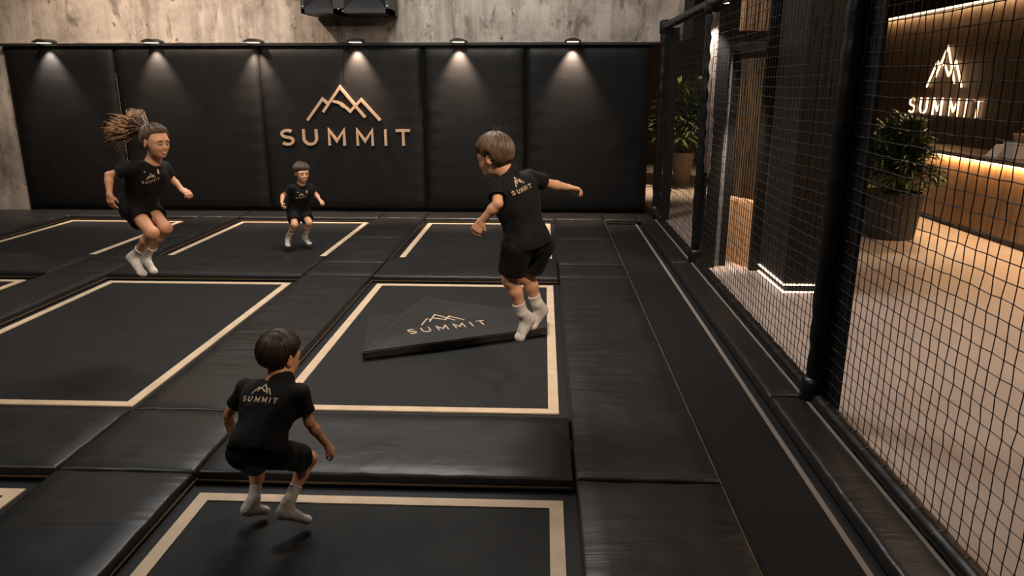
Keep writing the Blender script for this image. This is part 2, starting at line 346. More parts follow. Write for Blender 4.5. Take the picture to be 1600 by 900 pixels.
# bronze sign on the wall pad
def flat_map(o, ux, uy, un, s):
    o, ux, uy, un = (np.array(q, float) for q in (o, ux, uy, un))
    return lambda u, v, h: o + ux*u*s + uy*v*s + un*h
def sign(root, o, ux, uy, un, s, w, h0, h1, material, we=None, letter='letter', emblem='mountain_emblem', fmap=None, step=None, per_letter=True):
    fm = fmap or flat_map(o, ux, uy, un, s)
    mb = MB()
    for i, e in enumerate(EMBLEM): mb.add(ribbon(e, (we or w)*(1 if i < 3 else 0.9), fm, h0, h1 + (0.0006 if i % 2 else 0), step))
    mb.obj(emblem, material, root)
    mb = MB()
    for nm, pl in LETTERS:
        if nm != 'T2' and per_letter: mb = MB()
        mb.add(ribbon(pl, w, fm, h0, h1 + (0.0005 if nm == 'T2' else 0), step))
        if per_letter and nm != 'T': mb.obj(letter, material, root)
    if not per_letter: mb.obj(letter, material, root)
r = empty('wall_sign', (-3.54,13.3,1.27), 'bronze raised SUMMIT lettering and mountain emblem on the black wall pad', 'sign')
sign(r, (-3.54,13.295,1.275), (1,0,0), (0,0,1), (0,-1,0), 0.286, 0.165, 0.0, 0.045, M['gold'])

# lamps along the top of the wall pads
lamp_x = [-8.75,-6.82,-5.03,-3.25,-1.47,0.48]
lamp_lab = ['small flat wall lamp over the leftmost wall pad', 'small wall lamp above the ponytail girl, second from left', 'small wall lamp over the seam left of the bronze SUMMIT sign',
    'small hooded wall lamp above the bronze SUMMIT sign', 'small hooded wall lamp above the brown-haired jumping boy', 'small wall lamp over the rightmost wall pad, nearest the fence']
LIGHTS = []
def light(kind, name, loc, energy, col, tgt=None, **kw):
    d = bpy.data.lights.new(name, kind); d.energy = energy; d.color = col
    for k, v in kw.items(): setattr(d, k, v)
    o = bpy.data.objects.new(name, d); C.objects.link(o); o.location = loc
    if tgt is not None: o.rotation_euler = (Vector(tgt)-Vector(loc)).to_track_quat('-Z', 'Y').to_euler()
    LIGHTS.append(o); return o
for i, x in enumerate(lamp_x):
    z = 3.035; y = 13.17
    r = empty('wall_lamp', (x,13.35,z), lamp_lab[i], 'lamp', 'lamps along the top of the wall pads')
    bm = bmesh.new()
    q = [(-0.135,0.0),(0.135,0.0),(0.135,0.014),(0.075,0.042),(0.02,0.056),(-0.02,0.056),(-0.075,0.042),(-0.135,0.014)]
    fr = [bm.verts.new((x+a,y-0.11,z+b)) for a, b in q]; bk = [bm.verts.new((x+a,13.37,z+b+0.012)) for a, b in q]
    bm.faces.new(fr[::-1]); bm.faces.new(bk)
    for k in range(len(q)): bm.faces.new([fr[k], fr[(k+1)%8], bk[(k+1)%8], bk[k]])
    bmesh.ops.recalc_face_normals(bm, faces=bm.faces[:])
    bm_obj('housing', bm, M['black'], r)
    box('diffuser', (x-0.10,y-0.04,z-0.008), (x+0.10,y+0.08,z-0.001), M['lens'], r, 0.004)
    cool = [(1,0.84,0.74),(1,0.77,0.62),(1,0.76,0.60),(1,0.72,0.54),(1,0.73,0.56),(1,0.74,0.57)][i]
    light('SPOT', 'wall_lamp_beam', (x,13.175,z-0.02), [330,330,360,560,600,570][i], cool, (x,13.30,2.2), spot_size=math.radians(74), spot_blend=0.85, shadow_soft_size=0.03)

# twin-horn loudspeaker under the ceiling
r = empty('loudspeaker', (-3.25,12.95,3.45), 'large black twin-horn loudspeaker hung high on the concrete wall above the sign', 'loudspeaker')
X0,X1,Y0,Y1,Z0,Z1 = -3.97,-2.52,12.6,13.36,3.45,4.35
bm = bmesh.new(); 
add_box(bm, (X0,Y0+0.5,Z0), (X1,Y1,Z1), 0.02)                      # rear body
bm_obj('cabinet', bm, M['black_plastic'], r)
mb = MB()                                                          # front bezel: two flared openings
mb.box((X0,Y0,Z0), (X1,Y0+0.5,Z0+0.07)); mb.box((X0,Y0,Z1-0.07), (X1,Y0+0.5,Z1)); mb.box((X0,Y0,Z0), (X0+0.06,Y0+0.5,Z1)); mb.box((X1-0.06,Y0,Z0), (X1,Y0+0.5,Z1))
mb.box((-3.44,Y0,Z0), (-3.26,Y0+0.5,Z1))
mb.obj('bezel', M['black_plastic'], r)
for a, b in ((X0+0.06,-3.44),(-3.26,X1-0.06)):                      # horns
    vs, fs = [], []; N = 12
    for i in range(N+1):
        t_ = i/N; sh = 1-0.72*(1-(1-t_)**1.8); cx = (a+b)/2; hw = (b-a)/2*sh; cz = (Z0+Z1)/2; hz = (Z1-Z0-0.14)/2*sh; yy = Y0+0.01+0.46*t_
        vs += [(cx-hw,yy,cz-hz),(cx+hw,yy,cz-hz),(cx+hw,yy,cz+hz),(cx-hw,yy,cz+hz)]
    for i in range(N):
        for k in range(4): fs.append([4*i+k, 4*i+(k+1)%4, 4*i+4+(k+1)%4, 4*i+4+k])
    fs.append([4*N,4*N+1,4*N+2,4*N+3])
    mesh_obj('horn', vs, fs, M['black_plastic'], r)
for sx_, sz_ in ((X0+0.03,Z0+0.10),(-3.35,Z0+0.06),(-3.28,Z0+0.03),(X1-0.03,Z0+0.10)):
    vs, fs = lathe([(0.0,0.0),(0.014,0.0),(0.014,0.012),(0.0,0.014)], 10)
    mesh_obj('screw', [(sx_+v[0], Y0-v[2]+0.002, sz_+v[1]) for v in vs], fs, M['steel'], r)
bm = bmesh.new(); add_box(bm, (-3.5,13.30,3.6), (-3.0,WY-0.004,4.2), 0.01); bm_obj('wall_bracket', bm, M['black'], r)

# ------------------------------------------------------------------ trampolines and pads
PZ = 0.08
def pad(x0, x1, y0, y1, label, material='pad', piping='', group='black vinyl floor pads', z0=0.012, z1=PZ, name='floor_pad'):
    """cushion with rounded top edges; piping: any of LRFB sides"""
    g = 0.006; x0 += g; x1 -= g; y0 += g; y1 -= g
    nx = max(6, int((x1-x0)/0.12)); ny = max(6, int((y1-y0)/0.12)); r = 0.022
    def axis(a, b, n):
        inner = list(np.linspace(a+r, b-r, n+1)); return [a, a+r*0.3] + inner + [b-r*0.3, b]
    xs, ys = axis(x0, x1, nx), axis(y0, y1, ny)
    rs = np.random.RandomState(int(abs(x0*37+y0*101)*10) % 9999); ph = rs.rand(6)*6.3
    def drop(a, lo, hi):
        e = min(a-lo, hi-a)
        return 0 if e >= r else r*(1-math.sqrt(max(0, 1-((r-e)/r)**2)))
    vs, fs = [], []
    for y in ys:
        for x in xs:
            ex, ey = min(x-x0, x1-x), min(y-y0, y1-y)
            z = z1 - max(drop(x, x0, x1), drop(y, y0, y1))
            z += 0.004*math.exp(-ex/0.12)*math.sin(y*23+ph[0]+2*math.sin(y*7+ph[1])) + 0.003*math.exp(-ey/0.10)*math.sin(x*19+ph[2])
            z -= 0.006*math.exp(-min(ex, ey)/0.05)
            vs.append((x, y, z))
    W, H = len(xs), len(ys)
    for j in range(H-1):
        for i in range(W-1):
            a = j*W+i; fs.append([a, a+1, a+W+1, a+W])
    rim = list(range(W)) + [j*W+W-1 for j in range(1,H)] + [(H-1)*W+i for i in range(W-2,-1,-1)] + [j*W for j in range(H-2,0,-1)]
    o0 = len(vs)
    for q in rim: vs.append((vs[q][0], vs[q][1], z0))
    for q in range(len(rim)):
        w = (q+1) % len(rim); fs.append([rim[q], o0+q, o0+w, rim[w]])
    fs.append([o0+q for q in range(len(rim))][::-1])
    me_sm = [True]
    p = mesh_obj(name, vs, fs, M[material], smooth=True); p.data.set_sharp_from_angle(angle=math.radians(50))
    tag(p, label, 'floor pad', group)
    box('base_frame', (x0+0.05,y0+0.05,-0.12), (x1-0.05,y1-0.05,z0), M['frame'], p)
    if piping:
        mb = MB(); q = 0.008
        if 'R' in piping: mb.box((x1-0.004,y0,z0-0.004), (x1+0.006,y1,z0+q))
        if 'L' in piping: mb.box((x0-0.006,y0,z0-0.004), (x0+0.004,y1,z0+q))
        if 'F' in piping: mb.box((x0,y0-0.006,z0-0.004), (x1,y0+0.004,z0+q))
        if 'B' in piping: mb.box((x0,y1-0.004,z0-0.004), (x1,y1+0.006,z0+q))
        if 'T' in piping: mb.box((x1-0.010,y0,z1-0.030), (x1+0.004,y1,z1-0.020))
        mb.obj('piping', M['piping'], p)
    return p

BED = {}
def trampoline(x0, x1, y0, y1, label, far=False):
    """x0..y1: outer edge of the beige tape"""
    r = empty('trampoline', ((x0+x1)/2,(y0+y1)/2,0), label, 'trampoline', 'sunken trampolines')
    w = 0.078
    nx, ny = 16, 20; vs, fs = [], []
    for j in range(ny+1):
        for i in range(nx+1):
            u, v = i/nx, j/ny
            vs.append((x0+u*(x1-x0), y0+v*(y1-y0), -0.012*math.sin(math.pi*u)*math.sin(math.pi*v)))
    for j in range(ny):
        for i in range(nx):
            a = j*(nx+1)+i; fs.append([a, a+1, a+nx+2, a+nx+1])
    mesh_obj('bed', vs, fs, M['bed'], r, smooth=True)
    mb = MB(); h = 0.006; b = -0.004
    mb.box((x0,y0,b), (x1,y0+w,h)); mb.box((x0,y1-w,b), (x1,y1,h+0.0004)); mb.box((x0,y0+w,b), (x0+w,y1-w,h+0.0008)); mb.box((x1-w,y0+w,b), (x1,y1-w,h+0.0008))
    mb.obj('border_tape', M['tape'], r)
    s = 0.09; mb = MB(); z0, z1 = -0.02, -0.006
    mb.box((x0-s,y0-s,z0), (x1+s,y0,z1)); mb.box((x0-s,y1,z0), (x1+s,y1+s,z1)); mb.box((x0-s,y0,z0), (x0,y1,z1)); mb.box((x1,y0,z0), (x1+s,y1,z1))
    mb.obj('spring_cover', M['skirt'], r)
    mb = MB(); e = 0.02
    for px_ in (x0-s-e, x1+s): mb.box((px_,y0-s-e,-0.12), (px_+e,y1+s+e,-0.008))
    for py_ in (y0-s-e, y1+s): mb.box((x0-s,py_,-0.12), (x1+s,py_+e,-0.008))
    mb.obj('steel_rail', M['frame'], r)
    return r
cols = [(-1.985,0.135),(-5.285,-3.035),(-8.36,-6.34)]
names = [['trampoline under the front crouching boy', 'trampoline at the lower left corner of the picture', None],
         ['trampoline holding the folded SUMMIT mat', 'large empty trampoline below the jumping girl', 'trampoline cut off at the left edge, level with the girl\'s feet'],
         ['back trampoline beside the jumping brown-haired boy, against the wall strip', 'back trampoline under the smallest boy', 'back trampoline behind the jumping girl']]
lab0 = 'black beige-taped '
for ci, (x0, x1) in enumerate(cols):
    for ri, (y0, y1) in enumerate(((0.2,3.76),(4.93,8.5),(9.85,12.6))):
        if names[ri][ci]: trampoline(x0, x1, y0, y1, lab0 + names[ri][ci])

# the long runs of pads between columns of trampolines, right to left
runs = [((0.205,1.065), 'right run by narrow lane', 'RT'), ((-2.925,-2.065), 'middle run left of SUMMIT mat', 'R'), ((-6.12,-5.37), 'left run behind the girl', 'R')]
segs = [(0.2,3.88,'cut by the picture bottom'), (3.88,8.64,'long one in the second row'), (8.64,9.32,'short one at second crossing'), (9.32,10.95,'nearer of two in the back row'), (10.95,12.68,'farther of two in the back row')]
for (x0, x1), rl, pp in runs:
    for y0, y1, sl in segs:
        if rl.startswith('left') and y0 < 3.9 - 3: continue
        if rl.startswith('middle') and y0 == 3.88:
            pad(x0, x1, 3.88, 4.745, 'black floor pad, middle run, square one left of the front boy', 'pad', pp)
            pad(x0, x1, 4.745, y1, f'black pad, {rl}, {sl}', 'pad', pp)
        else: pad(x0, x1, y0, y1, f'black pad, {rl}, {sl}', 'pad', pp)
rows = [(3.88,4.745,'front cross row'), (8.60,9.66,'second cross row')]
gaps = [((-2.065,0.205), 'between the middle and right runs'), ((-5.37,-2.925), 'between the left and middle runs'), ((-8.45,-6.12), 'left of the left run')]
for y0, y1, rl in rows:
    for (x0, x1), gl in gaps:
        if y0 < 5 and x0 < -6: continue
        pad(x0, x1, y0, y1, f'wide black floor pad, {rl}, {gl}', 'pad_row', 'F')
# strip along the wall
for x0, x1, sl in [(-10.4,-8.45,'below the bare concrete at far left'), (-8.45,-6.10,'behind the girl'), (-6.10,-5.37,'at the end of the left run'), (-5.37,-2.865,'behind the smallest boy'), (-2.865,-2.065,'at the end of the middle run'),
        (-2.065,0.205,'behind the brown-haired jumping boy'), (0.205,1.065,'at the end of the right run'), (1.065,1.64,'at the end of the narrow lane'), (1.64,1.95,'in the corner by the netted fence')]:
    pad(x0, x1, 12.68, 13.30, f'black strip pad along the back wall, {sl}', 'pad_row', 'F' if x0 < 1.6 else '', 'strip pads at the foot of the back wall')
# pads left of the left trampolines
for y0, y1, sl in [(8.60,10.6,'nearer one at the picture edge'), (10.6,12.68,'farther one below the concrete')]:
    pad(-9.4, -8.45, y0, y1, f'black pad left of the back-left trampoline, {sl}', 'pad_row', 'R')
    pad(-11.4, -9.4, y0, y1 + (0.6 if y1 > 11 else 0), f'outer pad at far left, {sl}', 'pad_row', '')

# narrow tumble lane
r = empty('tumble_lane', (1.33,6.9,0), 'narrow flat black tumbling lane with a grey right edge, beside the netted fence', 'tumbling lane')
box('bed', (1.065,0.2,-0.02), (1.598,12.62,0.0), M['track'], r); box('edge_strip', (1.598,0.2,-0.022), (1.632,12.62,0.004), M['grey_edge'], r, 0.002)
box('spring_cover', (1.63,0.2,-0.03), (1.70,12.62,-0.008), M['skirt'], r); box('steel_rail', (1.08,0.2,-0.12), (1.70,12.6,-0.031), M['frame'], r)
# side pads under the net
for y0, y1, sl in [(0.2,5.16,'nearest one'), (5.16,9.5,'middle one'), (9.5,12.68,'farthest one')]:
    p = pad(1.70, 1.965, y0, y1, f'narrow wrinkled side pad below the netted fence, {sl}', 'pad_lane', '', 'side pads along the fence', z0=-0.01)
    box('edge_strip', (1.940,y0+0.01,0.055), (1.962,y1-0.01,0.083), M['grey_edge'], p, 0.003)

# folded landing mat with the SUMMIT print
tz = {'FL':0.080,'FR':0.082,'BR':0.10,'BM':0.128,'A':0.112,'Q':0.108,'L':0.050}
px = {'FL':(566,550),'FR':(855,512),'BR':(856,489),'BM':(728,473),'A':(664,463),'Q':(629,488),'L':(575,494)}
tv = {k: on_z(*px[k], tz[k]) for k in px}; tv['FR'][0] = 0.055; tv['BR'][0] = 0.055
keys = ['FL','FR','BR','BM','A','Q','L']; vs = [tv[k] for k in keys] + [np.array([tv[k][0], tv[k][1], 0.004]) for k in keys]
fs = [[0,5,6],[0,1,3],[1,2,3],[0,3,4,5]] + [[i, i+7, (i+1)%7+7, (i+1)%7] for i in range(7)] + [[13,12,11,10,9,8,7][::1]]
bm = bmesh.new(); bv = [bm.verts.new(v) for v in vs]
for f in fs: bm.faces.new([bv[i] for i in f])
bmesh.ops.recalc_face_normals(bm, faces=bm.faces[:])
bmesh.ops.bevel(bm, geom=[e for e in bm.edges if abs(e.verts[0].co.z-e.verts[1].co.z) > 0.05 or max(e.verts[0].co.z, e.verts[1].co.z) < 0.02 or len([f for f in e.link_faces if abs(f.normal.z) < 0.5]) == 1], offset=0.010, segments=2, affect='EDGES')
r = empty('landing_mat', (-0.8,6.8,0.0), 'thin folded black landing mat printed with SUMMIT, lying askew on the trampoline', 'mat')
mobj = bm_obj('mat_body', bm, M['mat'], r)
bv_ = BVHTree.FromPolygons([tuple(v) for v in ([Vector(q.co) + mobj.location + r.location for q in mobj.data.vertices])], [list(p.vertices) for p in mobj.data.polygons])
pa, pb = on_z(640,524,0.085), on_z(762,508.5,0.085); ux = pb-pa; s = np.linalg.norm(ux)/8.17; ux /= np.linalg.norm(ux); uy = np.array([-ux[1], ux[0], 0]); mid = (pa+pb)/2
def mat_map(u, v, h):
    p = mid + ux*u*s + uy*v*s*1.3; hit = bv_.ray_cast(Vector((p[0],p[1],1)), Vector((0,0,-1)))
    return np.array([p[0], p[1], (hit[0].z if hit[0] else 0.085) + h])
sign(r, None, None, None, None, s, 0.15, -0.002, 0.003, M['print'], fmap=mat_map, step=0.25, letter='lettering', per_letter=False)

# ------------------------------------------------------------------ netted fence
FX = 2.02
post_y = [5.12, 9.52, 13.12]
post_lab = ['near padded black fence post, tallest in the picture', 'middle padded black fence post with a lit lamp at its head', 'far padded black fence post close to the wall pads']
for i, y in enumerate(post_y):
    r = empty('padded_post', (FX,y,0.0), post_lab[i], 'post', 'padded posts of the netted fence')
    rs = np.random.RandomState(i); zs = np.linspace(0.0, 4.6 if i == 0 else 3.28, 60); 
    vs, fs = tube_data([(FX+0.004*math.sin(z*5), y+0.004*math.cos(z*7), z) for z in zs], [0.078+0.004*math.sin(z*23+rs.rand())+0.003*math.sin(z*51) for z in zs], 20)
    mesh_obj('post_cover', vs, fs, M['tube'], r, smooth=True)
    vs, fs = tube_data([(FX,y,0.02),(FX,y,0.05),(FX,y,0.22),(FX,y,0.25)], [0.09,0.108,0.102,0.08], 20); mesh_obj('collar', vs, fs, M['tube'], r, smooth=True)
    if i:
        vs, fs = tube_data([(FX,y,3.14),(FX,y,3.17),(FX,y,3.34),(FX,y,3.37)], [0.08,0.10,0.10,0.07], 20); mesh_obj('collar', vs, fs, M['tube'], r, smooth=True)
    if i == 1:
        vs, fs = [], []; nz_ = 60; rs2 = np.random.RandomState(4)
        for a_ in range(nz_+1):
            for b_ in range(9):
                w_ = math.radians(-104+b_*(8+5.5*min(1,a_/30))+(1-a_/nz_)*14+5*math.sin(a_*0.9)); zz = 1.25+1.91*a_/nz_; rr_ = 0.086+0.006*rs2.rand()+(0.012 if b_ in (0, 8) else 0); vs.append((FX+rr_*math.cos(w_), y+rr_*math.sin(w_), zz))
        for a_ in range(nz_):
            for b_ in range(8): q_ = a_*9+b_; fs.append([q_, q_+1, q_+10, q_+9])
        tag(mesh_obj('wrap', vs, fs, mat('pale_highlight_wrap', (0.22,0.19,0.17), 0.30), r, smooth=True), 'pale crinkled wrap standing in for lamplight on the upper post')  # pale shell added as the lamplit highlight on the black post
    if i == 0: box('backing_strip', (FX+0.05,y-0.27,0.0), (FX+0.075,y-0.03,4.6), M['frame'], r)
    else: box('backing_strip', (FX+0.085,y-0.01,0.0), (FX+0.24,y+0.015,3.25), M['frame'], r)
spans = [(1.2,5.12,4.4,'near section of black safety net in front of the reception desk'), (5.12,9.52,3.24,'middle section of black safety net between the two nearer posts'), (9.52,13.12,3.24,'far section of black safety net between the two farther posts')]
CELL = 0.086
for si, (y0, y1, ztop, lab) in enumerate(spans):
    ztop = 3.22 if si else 4.4
    if si == 1: ztop = 3.24
    r = empty('safety_net', (FX,(y0+y1)/2,0.1), lab, 'net', 'sections of safety net')
    ny = int(round((y1-y0)/CELL)); nz = int(round((ztop-0.10)/CELL))
    rs = np.random.RandomState(si+3); ph = rs.rand(8)*6.3
    jit = rs.normal(0, 0.0022, (ny+1, nz+1, 3))
    def kn(j, k):
        y = y0+(y1-y0)*j/ny; z = 0.10+(ztop-0.10)*k/nz
        e = math.sin(math.pi*j/ny)*math.sin(math.pi*k/nz)
        sag = 0.02*e*(math.sin(y*1.7+ph[0])+math.sin(z*2.1+ph[1]))
        return np.array([FX+0.03+sag*0.6, y+sag*0.6+0.006*e*math.sin(z*5+ph[2]), z+0.007*e*math.sin(y*3.1+ph[3])-0.02*e]) + jit[j,k]
    P = [[kn(j,k) for k in range(nz+1)] for j in range(ny+1)]
    mb = MB(); rr = 0.0031
    for j in range(ny+1): mb.tube(P[j], rr, 4, cap=False)
    for k in range(nz+1): mb.tube([P[j][k] for j in range(ny+1)], rr, 4, cap=False)
    for j in range(1, ny):
        for k in range(1, nz):
            c = P[j][k]; q = 0.0068
            mb.add(([c+np.array(d)*q for d in ((1,0,0),(-1,0,0),(0,1,0),(0,-1,0),(0,0,1),(0,0,-1))], [(0,2,4),(2,1,4),(1,3,4),(3,0,4),(2,0,5),(1,2,5),(3,1,5),(0,3,5)]))
    mb.obj('mesh_cord', M['net'], r)
    mb = MB(); bz = [(FX+0.035,y0+(y1-y0)*t_/30,0.088+0.006*math.sin(t_*1.9)) for t_ in range(31)]
    mb.tube(bz, 0.012, 6)
    for t_ in np.arange(y0+0.1, y1, 0.22): mb.tube([(FX+0.035,t_,0.10),(FX,t_+0.03,0.165),(FX-0.045,t_+0.05,0.13)], 0.0035, 5)
    mb.obj('border_rope', M['piping'], r)
    if si: 
        mb = MB(); mb.tube([(FX+0.02,y0,3.22),(FX+0.02,y1,3.22)], 0.010, 6); mb.obj('top_rope', M['piping'], r)
for y0, y1, lab in [(0.2,5.04,'padded black bottom rail below the near net'), (5.2,9.44,'padded black bottom rail below the middle net'), (9.6,13.04,'padded black bottom rail below the far net')]:
    ys = np.linspace(y0, y1, 80)
    vs, fs = tube_data([(FX,y,0.10) for y in ys], [0.056+0.003*math.sin(y*19)+0.002*math.sin(y*47) for y in ys], 16)
    tag(mesh_obj('padded_rail', vs, fs, M['tube'], smooth=True), lab, 'rail', 'padded rails of the netted fence')
for y0, y1, lab in [(1.0,9.44,'padded black top rail running out of the top of the picture'), (9.6,13.3,'padded black top rail between the two farther posts')]:
    ys = np.linspace(y0, y1, 90)
    vs, fs = tube_data([(FX,y,3.27) for y in ys], [0.062+0.003*math.sin(y*17)+0.002*math.sin(y*41) for y in ys], 16)
    tag(mesh_obj('padded_rail', vs, fs, M['tube'], smooth=True), lab, 'rail', 'padded rails of the netted fence')
# lamp on the head of the middle post
r = empty('post_lamp', (FX+0.10,9.36,3.30), 'small lit spotlight at the head of the middle fence post', 'lamp')
vs, fs = tube_data([(FX+0.11,9.34,3.36),(FX+0.11,9.34,3.25)], [0.03,0.05], 14); mesh_obj('lamp_housing', vs, fs, M['black'], r)
vs, fs = tube_data([(FX+0.11,9.34,3.249),(FX+0.11,9.34,3.242)], [0.042,0.042], 14); mesh_obj('diffuser', vs, fs, M['lens'], r)
mesh_obj('lamp_arm', *tube_data([(FX,9.50,3.33),(FX+0.11,9.40,3.33)], 0.016, 8), M['black'], r)
light('SPOT', 'post_lamp_beam', (FX+0.12,9.26,3.20), 230, (1,0.84,0.74), (FX+0.03,9.52,2.3), spot_size=math.radians(50), spot_blend=0.7, shadow_soft_size=0.02)

# ------------------------------------------------------------------ lobby
# charcoal slatted partition with a light strip at its foot
def slat_face(mb, a, b, z0, z1, n, d, gapf=0.22, mi=0):
    """vertical slats on the vertical plane from a to b (xy), standing out d to the right-hand normal"""
    a, b = np.array(a, float), np.array(b, float); u = (b-a); L = np.linalg.norm(u); u /= L; nn = np.array([u[1], -u[0]])
    w = L/n
    for i in range(n):
        p = a+u*(i*w+w*gapf/2); q = a+u*((i+1)*w-w*gapf/2)
        c = [p, q, q-nn*d*-1, p+nn*d]; c = [p, q, q+nn*d, p+nn*d]
        vs = [(x[0],x[1],z) for z in (z0,z1) for x in c]
        mb.add((vs, [(3,2,1,0),(4,5,6,7),(0,1,5,4),(1,2,6,5),(2,3,7,6),(3,0,4,7)]), mi)
PXa, PXb, PYa, PYb = 2.78, 3.56, 8.32, 9.35
r = empty('slatted_partition', (3.1,8.8,0), 'tall charcoal slatted partition with a glowing strip along its foot, right of the steel door frame', 'partition')
box('core', (PXa+0.03,PYa+0.03,0.10), (PXb,PYb,5.2), M['dark_slat'], r)
mb = MB(); slat_face(mb, (PXa+0.03,PYb), (PXa+0.03,PYa+0.03), 0.10, 5.2, 14, 0.012, 0.10); slat_face(mb, (PXa+0.005,PYa+0.03), (PXb-0.1,PYa+0.03), 0.10, 5.2, 9, 0.012, 0.10); mb.obj('slats', M['dark_slat'], r)
box('plinth', (PXa+0.06,PYa+0.06,0.0), (PXb-0.03,PYb-0.02,0.10), M['frame'], r)
box('corner_trim', (PXb-0.13,PYa-0.01,0.0), (PXb+0.02,PYa+0.10,5.2), mat('grey_metal_trim', (0.30,0.25,0.23), 0.5), r)
mb = MB(); mb.box((PXa-0.002,PYa-0.002,0.085), (PXa+0.02,PYb,0.099)); mb.box((PXa+0.02,PYa-0.002,0.085), (PXb-0.13,PYa+0.02,0.099)); mb.obj('led_strip', M['led_white'], r)
mb = MB(); mb.box((PXa+0.0,PYa+0.0,0.0), (PXa+0.02,PYb,0.012)); mb.box((PXa+0.02,PYa,0.0), (PXb-0.13,PYa+0.02,0.012)); mb.obj('foot_strip', M['led_white'], r)
# grey steel door frame
r = empty('door_frame', (2.6,9.65,0), 'grey steel portal frame beyond the middle net', 'door frame')
box('upright', (2.225,9.60,0.0), (2.335,9.76,2.72), M['steel_grey'], r, 0.008); box('jamb', (2.336,9.62,0.0), (2.43,9.76,2.72), M['frame'], r); box('lintel', (2.245,9.60,2.72), (3.02,9.76,2.83), M['steel_grey'], r, 0.008)
# lit oak slat half wall and taller walnut slat wall behind
r = empty('half_wall', (2.5,9.8,0), 'low brightly lit oak slat half wall behind the steel frame', 'half wall')
mb = MB(); A_, B_ = (2.30,10.45), (2.77,9.45); slat_face(mb, A_, B_, 0.0, 0.84, 26, 0.03, 0.3); mb.obj('slats', M['oak'], r)
u = np.array(B_)-np.array(A_); u /= np.linalg.norm(u); nn = np.array([u[1],-u[0]])
c = [np.array(A_), np.array(B_), np.array(B_)-nn*0.12, np.array(A_)-nn*0.12]
mesh_obj('core', [(p[0],p[1],z) for z in (0,0.86) for p in c], [(0,1,2,3),(7,6,5,4),(4,5,1,0),(5,6,2,1),(6,7,3,2),(7,4,0,3)], M['oak'], r)
r = empty('slat_wall', (2.7,10.3,0), 'tall brown walnut slat wall rising behind the lit half wall', 'partition')
A_, B_ = (2.62,10.75), (3.10,9.75); mb = MB(); slat_face(mb, A_, B_, 0.0, 2.66, 22, 0.03, 0.3); mb.obj('slats', M['wood_desk'], r)
c = [np.array(A_), np.array(B_), np.array(B_)-nn*0.12, np.array(A_)-nn*0.12]
mesh_obj('core', [(p[0],p[1],z) for z in (0,2.66) for p in c], [(0,1,2,3),(7,6,5,4),(4,5,1,0),(5,6,2,1),(6,7,3,2),(7,4,0,3)], M['wood_dark'], r)
tag(box('trim_4', (2.68,9.36,0.0), (2.80,9.46,5.2), M['frame']), kind='structure')
r = empty('overhead_panel', (3.1,10.3,2.95), 'oak slat panel hanging above the steel door frame', 'panel')
mb = MB(); slat_face(mb, (2.55,10.2), (3.35,10.2), 3.0, 5.2, 16, 0.03, 0.3); mb.obj('slats', M['oak'], r); box('core', (2.55,10.2,3.0), (3.35,10.3,5.2), M['oak'], r)

# reception desk
r = empty('reception_desk', (7.2,11.5,0), 'walnut reception desk lit from under its counter', 'desk')
DX = 6.90
box('body', (DX,7.0,0.10), (DX+0.55,14.3,1.15), M['wood_desk'], r); box('plinth', (DX+0.04,7.0,0.0), (DX+0.5,14.26,0.10), M['black'], r)
box('counter', (DX-0.10,6.95,1.18), (DX+0.70,14.4,1.25), M['wood_top'], r, 0.008); box('counter_frame', (DX+0.03,7.0,1.15), (DX+0.5,14.3,1.18), M['black'], r)
box('led_strip', (DX-0.04,7.05,1.155), (DX-0.005,14.25,1.172), M['led_desk'], r)
light('AREA', 'desk_strip_light', (DX-0.035,10.6,1.15), 90, (1,0.60,0.28), (DX+0.12,10.6,0.5), shape='RECTANGLE', size=7.0, size_y=0.04)
# back-wall light strip and glowing sign
r = empty('light_strip', (7.9,12,3.9), 'long glowing light strip high on the reception wall', 'light strip')
zt = on_x(1455,18.5,7.85)[2]
box('channel', (7.80,6.0,zt+0.025), (7.945,20.0,zt+0.20), M['black'], r); box('led_strip', (7.83,6.05,zt), (7.88,19.95,zt+0.025), M['led'], r)
light('AREA', 'strip_light', (7.85,12.5,zt-0.01), 80, (1,0.60,0.28), (7.92,12.5,zt-1), shape='RECTANGLE', size=14.0, size_y=0.04)
pa, pb = on_x(1417,180.5,7.9), on_x(1531,180.5,7.9)
r = empty('neon_sign', (7.9,(pa[1]+pb[1])/2,pa[2]), 'glowing SUMMIT sign with mountain emblem on the walnut wall above the desk', 'sign')
wd = abs(pa[1]-pb[1]); s = wd/8.17; hz = 0.36*s/0.32
zb = (pa[2]+pb[2])/2; ht = on_x(1475,153,7.9)[2]-on_x(1475,180.5,7.9)[2]; yc = (pa[1]+pb[1])/2
e0, e1 = on_x(1475,136,7.9)[2], on_x(1486,72,7.9)[2]
def neon_letter_map(u, v, h): return np.array([7.93-h, yc-u*s, zb+v*ht])
vb = (752-487)/172.0; vt = (752-143)/172.0
def neon_emb_map(u, v, h): return np.array([7.93-h, yc+0.06-u*s*0.86, e0+(v-vb)/(vt-vb)*(e1-e0)])
for e in EMBLEM[:3]:
    mb = MB(); mb.add(ribbon(e, 0.07, neon_emb_map, 0.0, 0.03)); mb.obj('emblem_tube', M['neon'], r)
mb = MB()
for nm, pl in LETTERS:
    if nm != 'T2': mb = MB()
    mb.add(ribbon(pl, 0.08, neon_letter_map, 0.0, 0.03))
    if nm != 'T': mb.obj('letter', M['neon'], r)
light('AREA', 'neon_glow', (7.75,yc,(zb+e1)/2), 2, (1,0.62,0.33), (7.95,yc,(zb+e1)/2), shape='RECTANGLE', size=1.6, size_y=0.8)

